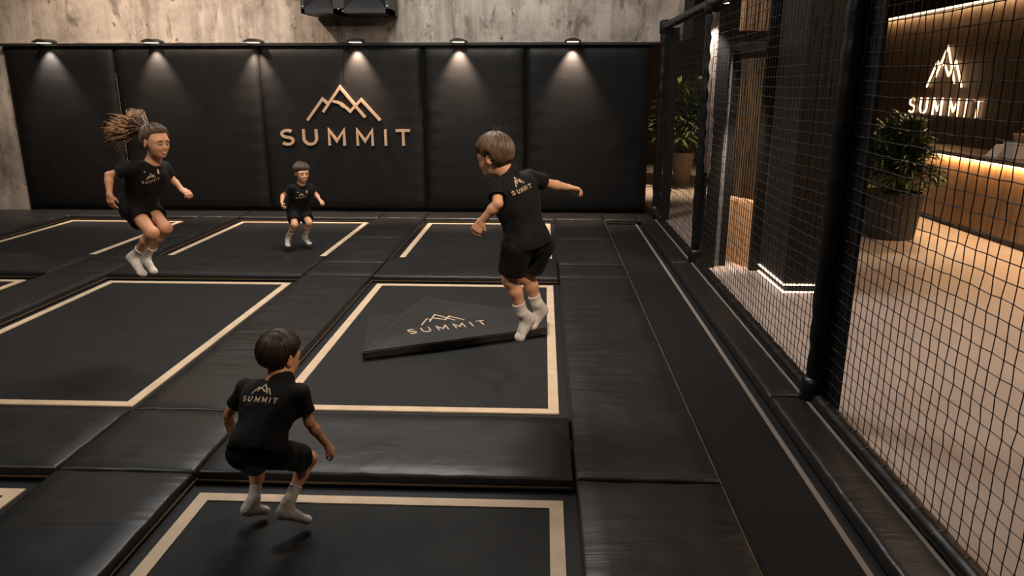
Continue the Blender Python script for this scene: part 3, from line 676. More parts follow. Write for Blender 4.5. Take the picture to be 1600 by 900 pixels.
# things on the counter
def counter(x, y): return on_x(x, y, 7.1)
c = counter(1566,234); r = empty('card_holder', (7.1,c[1],1.25), 'pale leaning card stand on the reception counter', 'card stand')
yy = c[1]
mb = MB(); mb.add(([(6.95,yy+0.17,1.25),(6.95,yy-0.13,1.25),(7.25,yy-0.13,1.25),(7.25,yy+0.17,1.25),(7.08,yy+0.14,1.43),(7.08,yy-0.13,1.43),(7.16,yy-0.13,1.43),(7.16,yy+0.14,1.43)], [(3,2,1,0),(4,5,6,7),(0,1,5,4),(1,2,6,5),(2,3,7,6),(3,0,4,7)])); mb.obj('stand', M['paper'], r)
mb = MB(); mb.box((6.90,yy-0.10,1.25),(6.94,yy+0.20,1.258)); mb.obj('card', M['paper'], r)
yy2 = yy-0.36; r = empty('paper_box', (7.15,yy2,1.25), 'pale square paper box beside the card stand on the counter', 'box')
box('box_body', (6.98,yy2-0.14,1.25), (7.26,yy2+0.14,1.48), M['paper'], r, 0.006); box('lid', (6.97,yy2-0.15,1.46), (7.27,yy2+0.15,1.50), M['paper'], r, 0.006)
r = empty('wicker_basket', (7.15,yy2-0.04,1.50), 'small brown wicker basket on top of the paper box', 'basket')
vs, fs = lathe([(0.0,0.0),(0.10,0.0),(0.13,0.10),(0.135,0.12),(0.12,0.115),(0.09,0.02),(0,0.02)], 20, (7.13,yy2-0.04,1.50)); mesh_obj('weave', vs, fs, M['wicker'], r, smooth=True)
mesh_obj('handle', *tube_data([(7.13,yy2-0.04+0.12*math.cos(a),1.60+0.10*math.sin(a)) for a in np.linspace(0, math.pi, 12)], 0.010, 6), M['wicker'], r)

# potted palms
def leaf_blade(base, tip, width, sag, n=5):
    base, tip = np.array(base), np.array(tip); d = tip-base; L = np.linalg.norm(d)
    side = np.cross(d, [0,0,1.0]); side /= np.linalg.norm(side)+1e-9
    vs, fs = [], []
    for i in range(n+1):
        t_ = i/n; p = base+d*t_; p[2] += sag*L*(4*t_*(1-t_)) - sag*L*0.6*t_*t_
        w = width*math.sin(math.pi*min(1, 0.12+t_*0.88))**0.8
        vs += [p-side*w, p+np.array([0,0,-w*0.35]), p+side*w]
    for i in range(n):
        a = 3*i; fs += [[a,a+1,a+4,a+3],[a+1,a+2,a+5,a+4]]
    return vs, fs
def palm(c, h0, spread, top, nfr, seed, sc=1.0):
    rs = np.random.RandomState(seed); leaves, stems = MB(), MB(); c = np.array(c, float)
    for i in range(nfr):
        a = rs.rand()*6.283; tilt = rs.rand()**0.7
        out = spread*(0.15+0.85*tilt)*(0.75+0.3*rs.rand()); hh = h0+(top-h0)*(1-0.62*tilt**1.5)*(0.78+0.25*rs.rand())
        b = c+np.array([0.10*math.cos(a)*rs.rand(), 0.10*math.sin(a)*rs.rand(), 0])
        pts = []
        for k in range(9):
            t_ = k/8; rr = out*t_**1.35; z = h0+(hh-h0)*(1-(1-t_)**1.7) - 0.22*sc*tilt*max(0, t_-0.55)**1.3*2
            pts.append(b*[1,1,0]+np.array([rr*math.cos(a), rr*math.sin(a), z]))
        stems.tube(pts, list(np.linspace(0.011, 0.004, 9)*sc), 5)
        for k in range(3, 9):
            for f in (0, 0.5):
                j = min(k+f, 8); p0 = pts[int(j)]; p1 = pts[min(int(j)+1, 8)]; p = p0+(p1-p0)*(j-int(j))
                d = pts[k]-pts[k-1]; d /= np.linalg.norm(d)
                for s_ in (-1, 1):
                    sd = np.cross(d, [0,0,1]); sd /= np.linalg.norm(sd)+1e-9
                    ln = sc*(0.22+0.12*rs.rand())*(1-0.35*abs(k-5)/4)
                    tip = p+(sd*s_*0.75+d*0.75+rs.normal(0,0.16,3))*ln
                    leaves.add(leaf_blade(p, tip, 0.019*sc*(0.8+0.5*rs.rand()), 0.12))
        leaves.add(leaf_blade(pts[-1], pts[-1]+(pts[-1]-pts[-2])*2.0, 0.018*sc, 0.05))
    return leaves, stems
PC = (5.47,11.75,0.0)
r = empty('potted_palm', PC, 'bushy green palm in a wide round charcoal planter by the reception desk', 'potted plant')
vs, fs = lathe([(0.0,0.0),(0.37,0.0),(0.385,0.01),(0.455,0.70),(0.455,0.72),(0.42,0.72),(0.41,0.62),(0.0,0.62)], 56, PC); mesh_obj('planter', vs, fs, M['planter'], r, smooth=True).data.set_sharp_from_angle(angle=math.radians(40))
vs, fs = lathe([(0.0,0.66),(0.2,0.665),(0.415,0.64)], 40, PC); mesh_obj('soil', vs, fs, M['soil'], r)
lv, st = palm(PC, 0.64, 0.60, 1.80, 85, 5, 1.05); lv.obj('foliage', M['leaf'], r, True); st.obj('stems', M['stem'], r, True)
PC2 = (3.34,18.0,0.0)
r = empty('potted_palm', PC2, 'tall dim palm in a slender clay planter far back beyond the far net', 'potted plant')
vs, fs = lathe([(0.0,0.0),(0.17,0.0),(0.18,0.02),(0.27,0.74),(0.27,0.78),(0.24,0.78),(0.23,0.70),(0.0,0.70)], 40, PC2); mesh_obj('planter', vs, fs, M['planter_tan'], r, smooth=True).data.set_sharp_from_angle(angle=math.radians(40))
lv, st = palm(PC2, 0.72, 0.80, 2.40, 72, 9, 1.5); lv.obj('foliage', M['leaf'], r, True); st.obj('stems', M['stem'], r, True)
PC3 = (2.35,20.2,0.0)
r = empty('potted_palm', PC3, 'half-hidden dark palm behind the far fence post, left of the clay planter', 'potted plant')
vs, fs = lathe([(0.0,0.0),(0.22,0.0),(0.30,0.55),(0.27,0.55),(0.0,0.50)], 40, PC3); mesh_obj('planter', vs, fs, M['planter'], r, smooth=True)
lv, st = palm(PC3, 0.5, 0.6, 2.2, 30, 11, 1.4); lv.obj('foliage', M['leaf'], r, True); st.obj('stems', M['stem'], r, True)
# ------------------------------------------------------------------ bodies: signed distance fields meshed with surface nets
def nrm(v): v = np.asarray(v, float); return v/(np.linalg.norm(v)+1e-12)
class Field:
    def __init__(s, lo, hi, h):
        s.h = h; s.lo = np.array(lo, float); s.n = np.ceil((np.array(hi)-s.lo)/h).astype(int)+1
        s.D = np.full(tuple(s.n), 0.08, np.float32)
    def _win(s, lo, hi, pad):
        a = np.maximum(np.floor((np.array(lo)-pad-s.lo)/s.h).astype(int), 0); b = np.minimum(np.ceil((np.array(hi)+pad-s.lo)/s.h).astype(int)+1, s.n)
        if np.any(b <= a): return None, None
        ax = [(s.lo[i]+s.h*np.arange(a[i], b[i])).astype(np.float32) for i in range(3)]
        return (slice(a[0],b[0]), slice(a[1],b[1]), slice(a[2],b[2])), np.meshgrid(*ax, indexing='ij', sparse=True)
    def _put(s, w, d, k, sub=False):
        A = s.D[w]
        if sub:
            d = -d; hh = np.maximum(k-np.abs(A-d), 0)/max(k,1e-6); s.D[w] = np.maximum(A, d)+hh*hh*k*0.25
        else:
            hh = np.maximum(k-np.abs(A-d), 0)/max(k,1e-6); s.D[w] = np.minimum(A, d)-hh*hh*k*0.25
    def cap(s, a, b, ra, rb, k=0.02, cut0=None, cut1=None, sub=False):
        a, b = np.asarray(a, float), np.asarray(b, float); m = max(ra, rb)
        w, g = s._win(np.minimum(a,b)-m, np.maximum(a,b)+m, k+3*s.h)
        if w is None: return
        d = b-a; L2 = float(d@d)+1e-12; x, y, z = g[0]-a[0], g[1]-a[1], g[2]-a[2]
        tt = (x*d[0]+y*d[1]+z*d[2])/L2; t_ = np.clip(tt, 0, 1); u = t_*1.0
        q = np.sqrt((x-t_*d[0])**2+(y-t_*d[1])**2+(z-t_*d[2])**2)-(ra+(rb-ra)*u)
        L = math.sqrt(L2)
        if cut1 is not None: q = np.maximum(q, (tt-cut1)*L)
        if cut0 is not None: q = np.maximum(q, (cut0-tt)*L)
        s._put(w, q.astype(np.float32), k, sub)
    def ell(s, c, R, ax=None, k=0.02, sub=False, shell=None):
        """ax: rows = unit axes"""
        c = np.asarray(c, float); R = np.asarray(R, float); m = R.max()
        w, g = s._win(c-m, c+m, k+3*s.h)
        if w is None: return
        x, y, z = g[0]-c[0], g[1]-c[1], g[2]-c[2]; ax = np.eye(3) if ax is None else np.asarray(ax)
        p = [(x*ax[i][0]+y*ax[i][1]+z*ax[i][2]) for i in range(3)]
        k0 = np.sqrt(sum((p[i]/R[i])**2 for i in range(3))); k1 = np.sqrt(sum((p[i]/R[i]**2)**2 for i in range(3)))+1e-9
        s._put(w, (k0*(k0-1)/k1).astype(np.float32), k, sub)
    def tri(s, pts, r, k=0.02):                                    # soft polyline
        for a, b in zip(pts, pts[1:]): s.cap(a, b, r, r, k)
    def grid(s):
        ax = [(s.lo[i]+s.h*np.arange(s.n[i])).astype(np.float32) for i in range(3)]
        return np.meshgrid(*ax, indexing='ij', sparse=True)
    def cut(s, p, n, k=0.0):                                       # keep the side n points away from
        g = s.grid(); d = (g[0]-p[0])*n[0]+(g[1]-p[1])*n[1]+(g[2]-p[2])*n[2]; s.D = np.maximum(s.D, d).astype(np.float32)
    def wrinkle(s, amp, freq, seed, stretch=(1,1,1)):
        rs = np.random.RandomState(seed); g = s.grid(); acc = 0
        for i in range(6):
            v = nrm(rs.normal(size=3)*np.array(stretch))*freq*(0.6+rs.rand()*1.1); v2 = nrm(rs.normal(size=3))*freq*0.5
            acc = acc+np.sin(g[0]*v[0]+g[1]*v[1]+g[2]*v[2]+rs.rand()*6+1.6*np.sin(g[0]*v2[0]+g[1]*v2[1]+g[2]*v2[2]))
        s.D = s.D+(amp*(acc/6)).astype(np.float32)
    def mesh(s, smooth=2):
        D = s.D; D[0]=D[-1]=0.05; D[:,0]=D[:,-1]=0.05; D[:,:,0]=D[:,:,-1]=0.05
        S = D < 0; n = np.array(D.shape)-1
        cnt = np.zeros(tuple(n), np.int8)
        for i in (0,1):
            for j in (0,1):
                for k in (0,1): cnt += S[i:n[0]+i, j:n[1]+j, k:n[2]+k]
        act = (cnt > 0) & (cnt < 8); idx = np.full(tuple(n), -1, np.int64); cells = np.argwhere(act); idx[act] = np.arange(len(cells))
        acc = np.zeros((len(cells),3)); num = np.zeros(len(cells)); ci = cells.T
        cor = {(i,j,k): D[ci[0]+i, ci[1]+j, ci[2]+k].astype(float) for i in (0,1) for j in (0,1) for k in (0,1)}
        for ax in range(3):
            for o1 in (0,1):
                for o2 in (0,1):
                    p = [0,0,0]; oth = [q for q in range(3) if q != ax]; p[oth[0]], p[oth[1]] = o1, o2; p0 = tuple(p); p[ax] = 1; p1 = tuple(p)
                    a, b = cor[p0], cor[p1]; x = (a < 0) != (b < 0); t_ = np.where(x, a/np.where(x, a-b, 1), 0)
                    pos = np.zeros((len(cells),3)); pos[:,oth[0]] = o1; pos[:,oth[1]] = o2; pos[:,ax] = t_
                    acc += pos*x[:,None]; num += x
        V = s.lo+s.h*(cells+acc/np.maximum(num,1)[:,None]); Q = []
        for ax in range(3):
            sl0 = [slice(None)]*3; sl1 = [slice(None)]*3; sl0[ax] = slice(0,-1); sl1[ax] = slice(1,None)
            a, b = S[tuple(sl0)], S[tuple(sl1)]; e = np.argwhere(a != b); inn = a[tuple(e.T)]
            o = [q for q in range(3) if q != ax]; ok = (e[:,o[0]] > 0)&(e[:,o[1]] > 0)&(e[:,o[0]] < n[o[0]])&(e[:,o[1]] < n[o[1]]); e, inn = e[ok], inn[ok]
            qs = []
            for d0, d1 in ((-1,-1),(0,-1),(0,0),(-1,0)):
                c = e.copy(); c[:,o[0]] += d0; c[:,o[1]] += d1; qs.append(idx[tuple(c.T)])
            q = np.stack(qs, 1); fl = inn if ax != 1 else ~inn; q[~fl] = q[~fl][:,::-1]; Q.append(q)
        Q = np.concatenate(Q)
        for _ in range(smooth):
            A = np.zeros_like(V); N = np.zeros(len(V))
            for i in range(4):
                j = (i+1) % 4; np.add.at(A, Q[:,i], V[Q[:,j]]); np.add.at(A, Q[:,j], V[Q[:,i]]); np.add.at(N, Q[:,i], 1); np.add.at(N, Q[:,j], 1)
            V = V*0.5+0.5*A/np.maximum(N,1)[:,None]
        return V, Q

HAIR_BOY = [(-.6,-.30),(-.3,-.36),(-.17,-.33),(-.15,-.22),(-.10,.05),(.03,.08),(.07,.00),(.14,.06),(.22,.16),(.6,.19)]
HAIR_GIRL = [(-.6,-.18),(-.3,-.20),(-.17,-.18),(-.14,-.10),(-.09,.06),(.03,.09),(.07,.02),(.14,.16),(.20,.28),(.6,.32)]

class Kid:
    def __init__(s, name_loc, label, J, f, head, L, rs, skinm, hairmat, facing, vox, seed, girl=False, up=(0,0,1), hands=None):
        s.J = {k: at(*v) for k, v in J.items()}; s.rs = rs; s.L = L; s.seed = seed; s.girl = girl
        s.f = nrm(facing); s.r = nrm(np.cross(s.f, [0,0,1])); s.root = empty('person', name_loc, label, 'person', None)
        s.skin, s.hairm = skinm, hairmat; s.vox = vox
        s.hf = nrm(f); u = np.array(up, float); s.hr = nrm(np.cross(s.hf, u)); s.hu = np.cross(s.hr, s.hf); s.hc = at(*head)
        pts = list(s.J.values())+[s.hc]; s.lo = np.min(pts, 0)-0.26; s.hi = np.max(pts, 0)+0.26
        s.hands = hands or {}
    def H(s, f, r, u): return s.hc+(s.hf*f+s.hr*r+s.hu*u)*s.L
    def haxes(s): return [s.hf, s.hr, s.hu]
    # ---- torso shared by body and shirt
    def torso(s, F_, g, k=0.07):
        J, q = s.J, s.rs
        ch = (J['shR']+J['shL'])/2; pel = J['pel']
        upv = nrm(ch-pel); rv = nrm(J['shR']-J['shL']); fv = nrm(np.cross(upv, rv)); s.tu, s.tr, s.tf = upv, rv, fv
        sw = np.linalg.norm(J['shR']-J['shL'])/2; hw = np.linalg.norm(J['hipR']-J['hipL'])/2
        for sg, n in ((1,'R'),(-1,'L')):
            c0 = ch+rv*sg*sw*0.42-upv*0.085*q; c1 = pel+rv*sg*hw*0.62
            F_.cap(c0, c1, 0.100*q+g, 0.092*q+g, k)
            F_.cap(c0+fv*0.02*q, c0-upv*0.07*q+fv*0.015*q, 0.095*q+g, 0.095*q+g, k)
            F_.cap(ch-upv*0.03*q, J['sh'+n]-upv*0.014*q, 0.056*q+g*0.6, 0.048*q+g*0.6, 0.04)
            F_.cap(J['hip'+n], pel, 0.098*q+g, 0.10*q+g, k)
        F_.cap(pel-fv*0.03*q, ch-upv*0.2*q, 0.10*q+g, 0.10*q+g, k)
    def body(s):
        J, q = s.J, s.rs; F_ = Field(s.lo, s.hi, s.vox); s.torso(F_, -0.014)
        ch = (J['shR']+J['shL'])/2
        nr = max(0.052*q, 0.205*s.L); F_.cap(J['neck'], s.H(-0.07,0,-0.22), nr, nr*0.97, 0.03); F_.cap(ch, J['neck'], nr*1.05, nr, 0.04)
        L = s.L; ax = s.haxes()
        F_.ell(s.H(-.07,0,.12), np.array([.40,.335,.37])*L, ax, 0.01)
        F_.ell(s.H(.10,0,-.10), np.array([.27,.275,.36])*L, ax, 0.05*L/.3)
        F_.ell(s.H(.17,0,-.33), np.array([.16,.155,.13])*L, ax, 0.04)
        F_.ell(s.H(.265,0,-.40), np.array([.065,.075,.06])*L, ax, 0.03)
        for sg in (1,-1):
            F_.ell(s.H(.225,.135*sg,-.15), np.array([.10,.10,.10])*L, ax, 0.03)
            F_.ell(s.H(.265,.13*sg,.05), np.array([.07,.11,.035])*L, ax, 0.03)
            F_.ell(s.H(.40,.125*sg,-.05), np.array([.075,.075,.055])*L, ax, 0.02, True)
            F_.ell(s.H(.30,.125*sg,-.052), np.array([.062,.072,.055])*L, ax, 0.006)
            # ear: an angled disc with a hollow
            eax = [nrm(s.hf*0.9+s.hr*sg*0.45), nrm(s.hr*sg-s.hf*0.4*1), s.hu]
            F_.ell(s.H(-.055,.355*sg,-.055), np.array([.082,.034,.135])*L, eax, 0.008)
            F_.ell(s.H(-.030,.395*sg,-.045), np.array([.045,.024,.075])*L, eax, 0.006, True)
        F_.cap(s.H(.340,0,-.03), s.H(.420,0,-.155), .024*L, .038*L, 0.02); 
        for sg in (1,-1): F_.ell(s.H(.375,.045*sg,-.175), np.array([.04,.032,.028])*L, ax, 0.012)
        F_.ell(s.H(.345,0,-.245), np.array([.035,.085,.022])*L, ax, 0.015); F_.ell(s.H(.33,0,-.315), np.array([.035,.075,.024])*L, ax, 0.015)
        for n in 'RL':
            sh, el, wr = J['sh'+n]-s.tu*0.016*q, J['el'+n], J['wr'+n]
            F_.cap(sh, el, .046*q, .036*q, 0.02); F_.cap(el, el+(wr-el)*0.32, .036*q, .038*q, 0.015); F_.cap(el+(wr-el)*0.28, wr, .038*q, .026*q, 0.015)
            s.hand(F_, n)
            hp, kn, an = J['hip'+n], J['kn'+n], J['an'+n]
            F_.cap(hp, kn, .090*q, .055*q, 0.03); F_.ell(kn+nrm(kn-(hp+an)/2)*0.003*q, np.array([.052,.052,.054])*q, None, 0.03)
            back = nrm(-nrm(kn-(hp+an)/2)+0.001)
            cf = kn+(an-kn)*0.34+back*0.008*q
            F_.cap(kn, cf, .052*q, .055*q, 0.03); F_.cap(cf, an, .055*q, .034*q, 0.02)
            F_.cap(an, J['he'+n]+(an-J['he'+n])*0.25, .034*q, .034*q, 0.02); F_.cap(J['he'+n]+(an-J['he'+n])*0.2, J['he'+n]*0.25+J['to'+n]*0.75, .032*q, .022*q, 0.02)
        V, Q = F_.mesh(2); s.bv = V; s.bq = Q
        s.body_o = mesh_obj('body', V, Q, s.skin, s.root, smooth=True)
        s.bvh = BVHTree.FromPolygons([tuple(v) for v in V], [tuple(int(i) for i in f_) for f_ in Q])
    def hand(s, F_, n):
        J, q = s.J, s.rs; wr, tip = J['wr'+n], J['ha'+n]
        d = nrm(tip-wr); hs = .165*q; o = s.hands.get(n, {}); curl = o.get('curl', 0.5)
        pn = np.array(o.get('palm', nrm(np.cross(d, s.f))), float); pn = nrm(pn-d*(pn@d))      # palm faces pn (fingers bend that way)
        sd = np.cross(d, pn)*o.get('thumb', 1); pl = hs*0.46                                  # sd points to the thumb side
        offs = [0.030,0.010,-0.010,-0.028]; lens = [0.94,1.0,0.94,0.76]
        for i in range(4):
            b0 = wr+sd*offs[i]*q*0.55; b1 = wr+d*pl*(0.99 if i in (1,2) else 0.93)+sd*offs[i]*q*1.05
            F_.cap(b0, b1, .017*q, .0155*q, 0.012)
            p = b1; a = 0.25+0.25*curl; fl = hs*0.50*lens[i]
            spread = sd*(0.12*(1.5-i)*(1-curl))
            for j, (sl, r0, r1) in enumerate(((.42,.0125,.0115),(.32,.0115,.0105),(.26,.0105,.009))):
                dd = nrm(d*math.cos(a)+pn*math.sin(a)+spread); e = p+dd*fl*sl; F_.cap(p, e, r0*q, r1*q, 0.003); p = e; a += curl*1.05
        b = wr+d*pl*0.22+sd*.022*q; m = b+nrm(d*0.62+sd*0.62+pn*0.45)*hs*0.27; e = m+nrm(d*0.85+sd*0.15+pn*(0.3+0.5*curl))*hs*0.22
        F_.cap(wr+d*pl*0.1+sd*.008*q, b, .018*q, .018*q, 0.012); F_.cap(b, m, .0175*q, .0135*q, 0.008); F_.cap(m, e, .013*q, .010*q, 0.004)
    def clothes(s, sleeve=0.62, short=0.70, hem=0.05, sock=0.30):
        J, q = s.J, s.rs
        F_ = Field(s.lo, s.hi, s.vox*1.15); s.torso(F_, 0.014*q)
        lo_p = J['pel']-s.tu*hem*q
        for n in 'RL':     # shirt skirt
            F_.cap(J['pel']+s.tr*(0.055*q if n == 'R' else -0.055*q), J['hip'+n]*0.5+J['pel']*0.5-s.tu*0.07*q, .126*q, .140*q, 0.06)
        F_.wrinkle(0.010*q, 30/q, s.seed, (1,1,0.5)); F_.wrinkle(0.0045*q, 70/q, s.seed+5)
        F_.cut(lo_p, -s.tu)
        nk = J['neck']; nd = nrm(s.H(-0.07,0,-0.22)-nk)
        for n in 'RL':
            sh, el = J['sh'+n], J['el'+n]; b = sh+(el-sh)*sleeve
            s0 = sh-s.tu*0.016*q+(sh-el)*0.02; F_.cap(s0, b, .056*q, .068*q, 0.045, cut1=1.0)
            # hollow sleeve end
            F_.cap(b-(el-sh)*0.10, b+(el-sh)*0.1, .052*q, .060*q, 0.004, sub=True)
        F_.cap(nk-nd*0.045*q, nk-nd*0.004*q, max(.074*q, .225*s.L+.016*q), max(.066*q, .225*s.L+.010*q), 0.03, cut1=1.0)                   # collar
        F_.cap(nk-nd*0.012*q+s.f*0.016*q, nk+nd*0.08*q+s.f*0.02*q, max(.054*q, .212*s.L), max(.060*q, .235*s.L), 0.004, sub=True)
        V, Q = F_.mesh(2); s.shirt = mesh_obj('shirt', V, Q, M['shirt'], s.root, smooth=True)
        s.sbvh = BVHTree.FromPolygons([tuple(v) for v in V], [tuple(int(i) for i in f_) for f_ in Q])
        F_ = Field(s.lo, s.hi, s.vox*1.15)
        F_.cap(J['pel']+s.tu*0.09*q, J['pel']-s.tu*0.02*q, .106*q, .113*q, 0.05); F_.cap(J['pel']+s.tu*0.10*q-s.tf*0.035*q, J['pel']-s.tf*0.02*q, .10*q, .11*q, 0.05)
        for n in 'RL':
            hp, kn = J['hip'+n], J['kn'+n]; b = hp+(kn-hp)*short
            F_.cap(J['pel'], hp, .100*q, .106*q, 0.05); F_.cap(hp, b, .110*q, .104*q, 0.03, cut1=1.0)
            F_.cap(hp+s.tr*(0.02 if n == 'R' else -0.02)*q, b, .106*q, .098*q, 0.03, cut1=0.985)
        F_.wrinkle(0.008*q, 34/q, s.seed+9, (1,1,0.6))
        for n in 'RL':
            hp, kn = J['hip'+n], J['kn'+n]; b = hp+(kn-hp)*short; F_.cap(b-(kn-hp)*0.05, b+(kn-hp)*0.08, .086*q, .092*q, 0.002, sub=True)
        V, Q = F_.mesh(2); mesh_obj('shorts', V, Q, M['shorts'], s.root, smooth=True)
        for n in 'RL':
            kn, an, he, to = J['kn'+n], J['an'+n], J['he'+n], J['to'+n]
            lo = np.min([an,he,to,kn],0)-0.09; hi = np.max([an,he,to,kn],0)+0.09; F_ = Field(lo, hi, 0.0042)
            t0 = an+(kn-an)*sock; fd = nrm(to-he); ud = nrm((an-he)-fd*((an-he)@fd)); sd = np.cross(fd, ud)
            F_.cap(an, t0, .045*q, .050*q, 0.015, cut1=1.0); F_.cap(an+(kn-an)*sock*0.86, an+(kn-an)*sock*0.98, .0515*q, .0525*q, 0.004, cut0=0, cut1=1.0)
            hl = he+ud*0.018*q; F_.cap(an, hl, .046*q, .042*q, 0.02)
            F_.ell(hl-fd*0.004*q, np.array([.046,.042,.042])*q, [fd,sd,ud], 0.015)
            mid = hl+(to-hl)*0.55+ud*0.012*q; F_.cap(an*0.45+hl*0.55, mid, .044*q, .036*q, 0.03)
            for o in (-.017,.017): F_.cap(hl+sd*o*q*0.7, to-fd*0.02*q+sd*o*q, .032*q, .028*q, 0.02)
            F_.ell(to-fd*0.022*q, np.array([.04,.047,.027])*q, [fd,sd,ud], 0.015)
            F_.wrinkle(0.0018*q, 90/q, s.seed+3); V, Q = F_.mesh(1); so = mesh_obj('sock', V, Q, M['sock'], s.root, smooth=True)
            bt = BVHTree.FromPolygons([tuple(v) for v in V], [tuple(int(i) for i in f_) for f_ in Q]); mb = MB()
            for a in np.linspace(0.05, 0.95, 9):
                for b_ in (-.026,-.009,.009,.026):
                    p = hl+(to-hl)*a+sd*b_*q-ud*0.2; h_ = bt.ray_cast(Vector(p), Vector(ud))
                    if h_[0] is not None and (np.array(h_[0])-p)@ud < 0.25: mb.tube([np.array(h_[0])+ud*0.002, np.array(h_[0])-ud*0.0035*q], 0.0052*q, 6)
            if mb.v: mb.obj('grip_dots', M['grip'], so)
    def project(s, bvh, p, d, off):
        h = bvh.ray_cast(Vector(p), Vector(d)); return None if h[0] is None else np.array(h[0])-np.asarray(d)*off
    def chest_print(s, cpx, w, cpx2, w2=None, lab='gold SUMMIT print', back=True, extras=False):
        """cpx/cpx2: photograph points at the left and right end of the lettering baseline"""
        hits = []
        for x, y in (cpx, cpx2):
            d = nrm(ray(x, y)); h = s.sbvh.ray_cast(Vector(CAM), Vector(d)); hits.append(np.array(h[0]))
        a, b = hits; ux = nrm(b-a); mid = (a+b)/2; n = s.tf*(-1 if back else 1); n = nrm(n-ux*(n@ux)); uy = nrm(np.cross(n, ux)); 
        if uy[2] < 0: uy = -uy
        sc = np.linalg.norm(b-a)/8.17
        def fm(u, v, h):
            p = mid+ux*u*sc+uy*v*sc*1.12; r_ = s.project(s.sbvh, p+n*0.3, -n, h)
            return p+n*h if r_ is None or np.linalg.norm(r_-p) > 0.12 else r_
        rt = s.shirt; mb = MB()
        for e in EMBLEM[:3]: mb.add(ribbon(e, 0.22, fm, -0.003, 0.0024, 0.2))
        o = mb.obj('emblem_print', M['print'], rt); mb = MB()
        for nm, pl in LETTERS: mb.add(ribbon(pl, 0.19, fm, -0.003, 0.0024, 0.2))
        o = mb.obj('lettering', M['print'], rt)
        if extras:
            mb = MB()
            for k, (u, v, ru, rv) in enumerate(extras):
                c0 = fm(u, v, 0.004); vs = [c0]+[fm(u+ru*math.cos(t_), v+rv*math.sin(t_), 0.004) for t_ in np.linspace(0, 6.283, 13)[:-1]]
                mb.add((vs, [(0, 1+i, 1+(i+1)%12) for i in range(12)]))
            mb.obj('badge', M['print'], rt)
    # ---- face decals laid on the skin
    def onface(s, r_, u_, off=0.002, f0=1.2):
        h = s.bvh.ray_cast(Vector(s.H(f0, r_, u_)), Vector(-s.hf)); 
        return s.H(.38, r_, u_) if h[0] is None else np.array(h[0])+s.hf*off*s.L/.3
    def patch(s, pts, mi, mb, off):
        c = np.mean(pts, 0); vs = [s.onface(c[0], c[1], off)]+[s.onface(p[0], p[1], off) for p in pts]; n = len(pts)
        mb.add((vs, [(0, 1+i, 1+(i+1)%n) for i in range(n)]), mi)
    def strip(s, pts, w, mi, mb, off):
        n = len(pts); vs = []
        for i, (a, b) in enumerate(pts):
            ww = w*(math.sin(math.pi*(i+0.6)/(n+0.2))**0.6); vs += [s.onface(a, b+ww/2, off), s.onface(a, b-ww/2, off)]
        mb.add((vs, [(2*i, 2*i+1, 2*i+3, 2*i+2) for i in range(n-1)]), mi)
    def face(s, smile=1.0, brow=None, squint=0.7):
        for sg in (1,-1):
            mb = MB(); cx, cy = .125*sg, -.052; e = []
            for t_ in np.linspace(0, 2*math.pi, 17)[:-1]: e.append((cx+.058*math.cos(t_), cy+(.030 if math.sin(t_) > 0 else .020)*math.sin(t_)*squint+0.004*math.cos(t_)*sg))
            s.patch(e, 0, mb, 0.0025)
            s.patch([(cx+.005+.024*math.cos(t_), cy+.004+.024*min(1,squint+.15)*math.sin(t_)) for t_ in np.linspace(0, 2*math.pi, 13)[:-1]], 1, mb, 0.004)
            s.strip([(cx+.064*k, cy+.030*squint*(1-k*k)+.004*k*sg) for k in np.linspace(-1, 1, 9)], .018, 1, mb, 0.005)
            mb.obj('eye', [M['white'], M['iris']], s.root)
            mb = MB(); s.strip([(cx+.078*k, .036+.018*(1-k*k)-0.006*k*sg) for k in np.linspace(-1, 1, 9)], .026, 0, mb, 0.004); mb.obj('eyebrow', brow or s.hairm, s.root)
        mb = MB(); ks = np.linspace(-1, 1, 15); w = .135*(0.75+0.25*smile); top = [(w*k, -.262+.040*smile*k*k) for k in ks]; dep = .080*smile
        bot = [(w*k, -.262+.040*smile*k*k-dep*(1-k*k)) for k in ks]
        s.patch(top+bot[::-1][1:-1], 1, mb, 0.003)
        if smile > 0.4: s.patch([(w*.82*k, -.264+.040*smile*k*k*.67) for k in ks]+[(w*.82*k, -.262+.040*smile*k*k*.67-dep*.68*(1-k*k)-.002) for k in ks[::-1]][1:-1], 2, mb, 0.005)
        s.strip(top, .020, 0, mb, 0.006); s.strip(bot, .026, 0, mb, 0.006)
        mb.obj('mouth', [M['lip'], M['mouth'], M['teeth']], s.root)
    # ---- hair
    def hair(s, table, crown, thick, nstr, sr, seed, jag=0.05, sweep=0.0, tufts=0, mat2=None):
        rs = np.random.RandomState(seed); L = s.L; o = s.H(-.07,0,.12); R = (np.array([.40,.335,.37])+thick)*L; ax = np.array(s.haxes())
        xs, ys = zip(*table)
        lo, hi = o-0.62*L, o+0.62*L; F_ = Field(lo, hi, 0.0045); F_.ell(o, R-0.012*L, ax, 0.0)
        if not s.girl:
            F_.ell(s.H(-.30,0,-.02), np.array([.15,.26,.20])*L, ax, 0.04)
        g = F_.grid(); loc = [((g[0]-s.hc[0])*a[0]+(g[1]-s.hc[1])*a[1]+(g[2]-s.hc[2])*a[2])/L for a in ax]
        line = np.interp(loc[0], xs, ys)+0.03*np.sin(loc[1]*31)*np.sin(loc[0]*23)
        F_.D = np.maximum(F_.D+thick*L*0.85*np.clip(1-(loc[2]-line)/0.13,0,1), ((line-loc[2])*L*0.8)).astype(np.float32)
        V, Q = F_.mesh(2); mb = MB(); mb.add((V, [[int(i) for i in f_] for f_ in Q]))
        c = nrm(crown); e1 = nrm(np.cross(c, [0,1,0.01])); e2 = np.cross(c, e1)
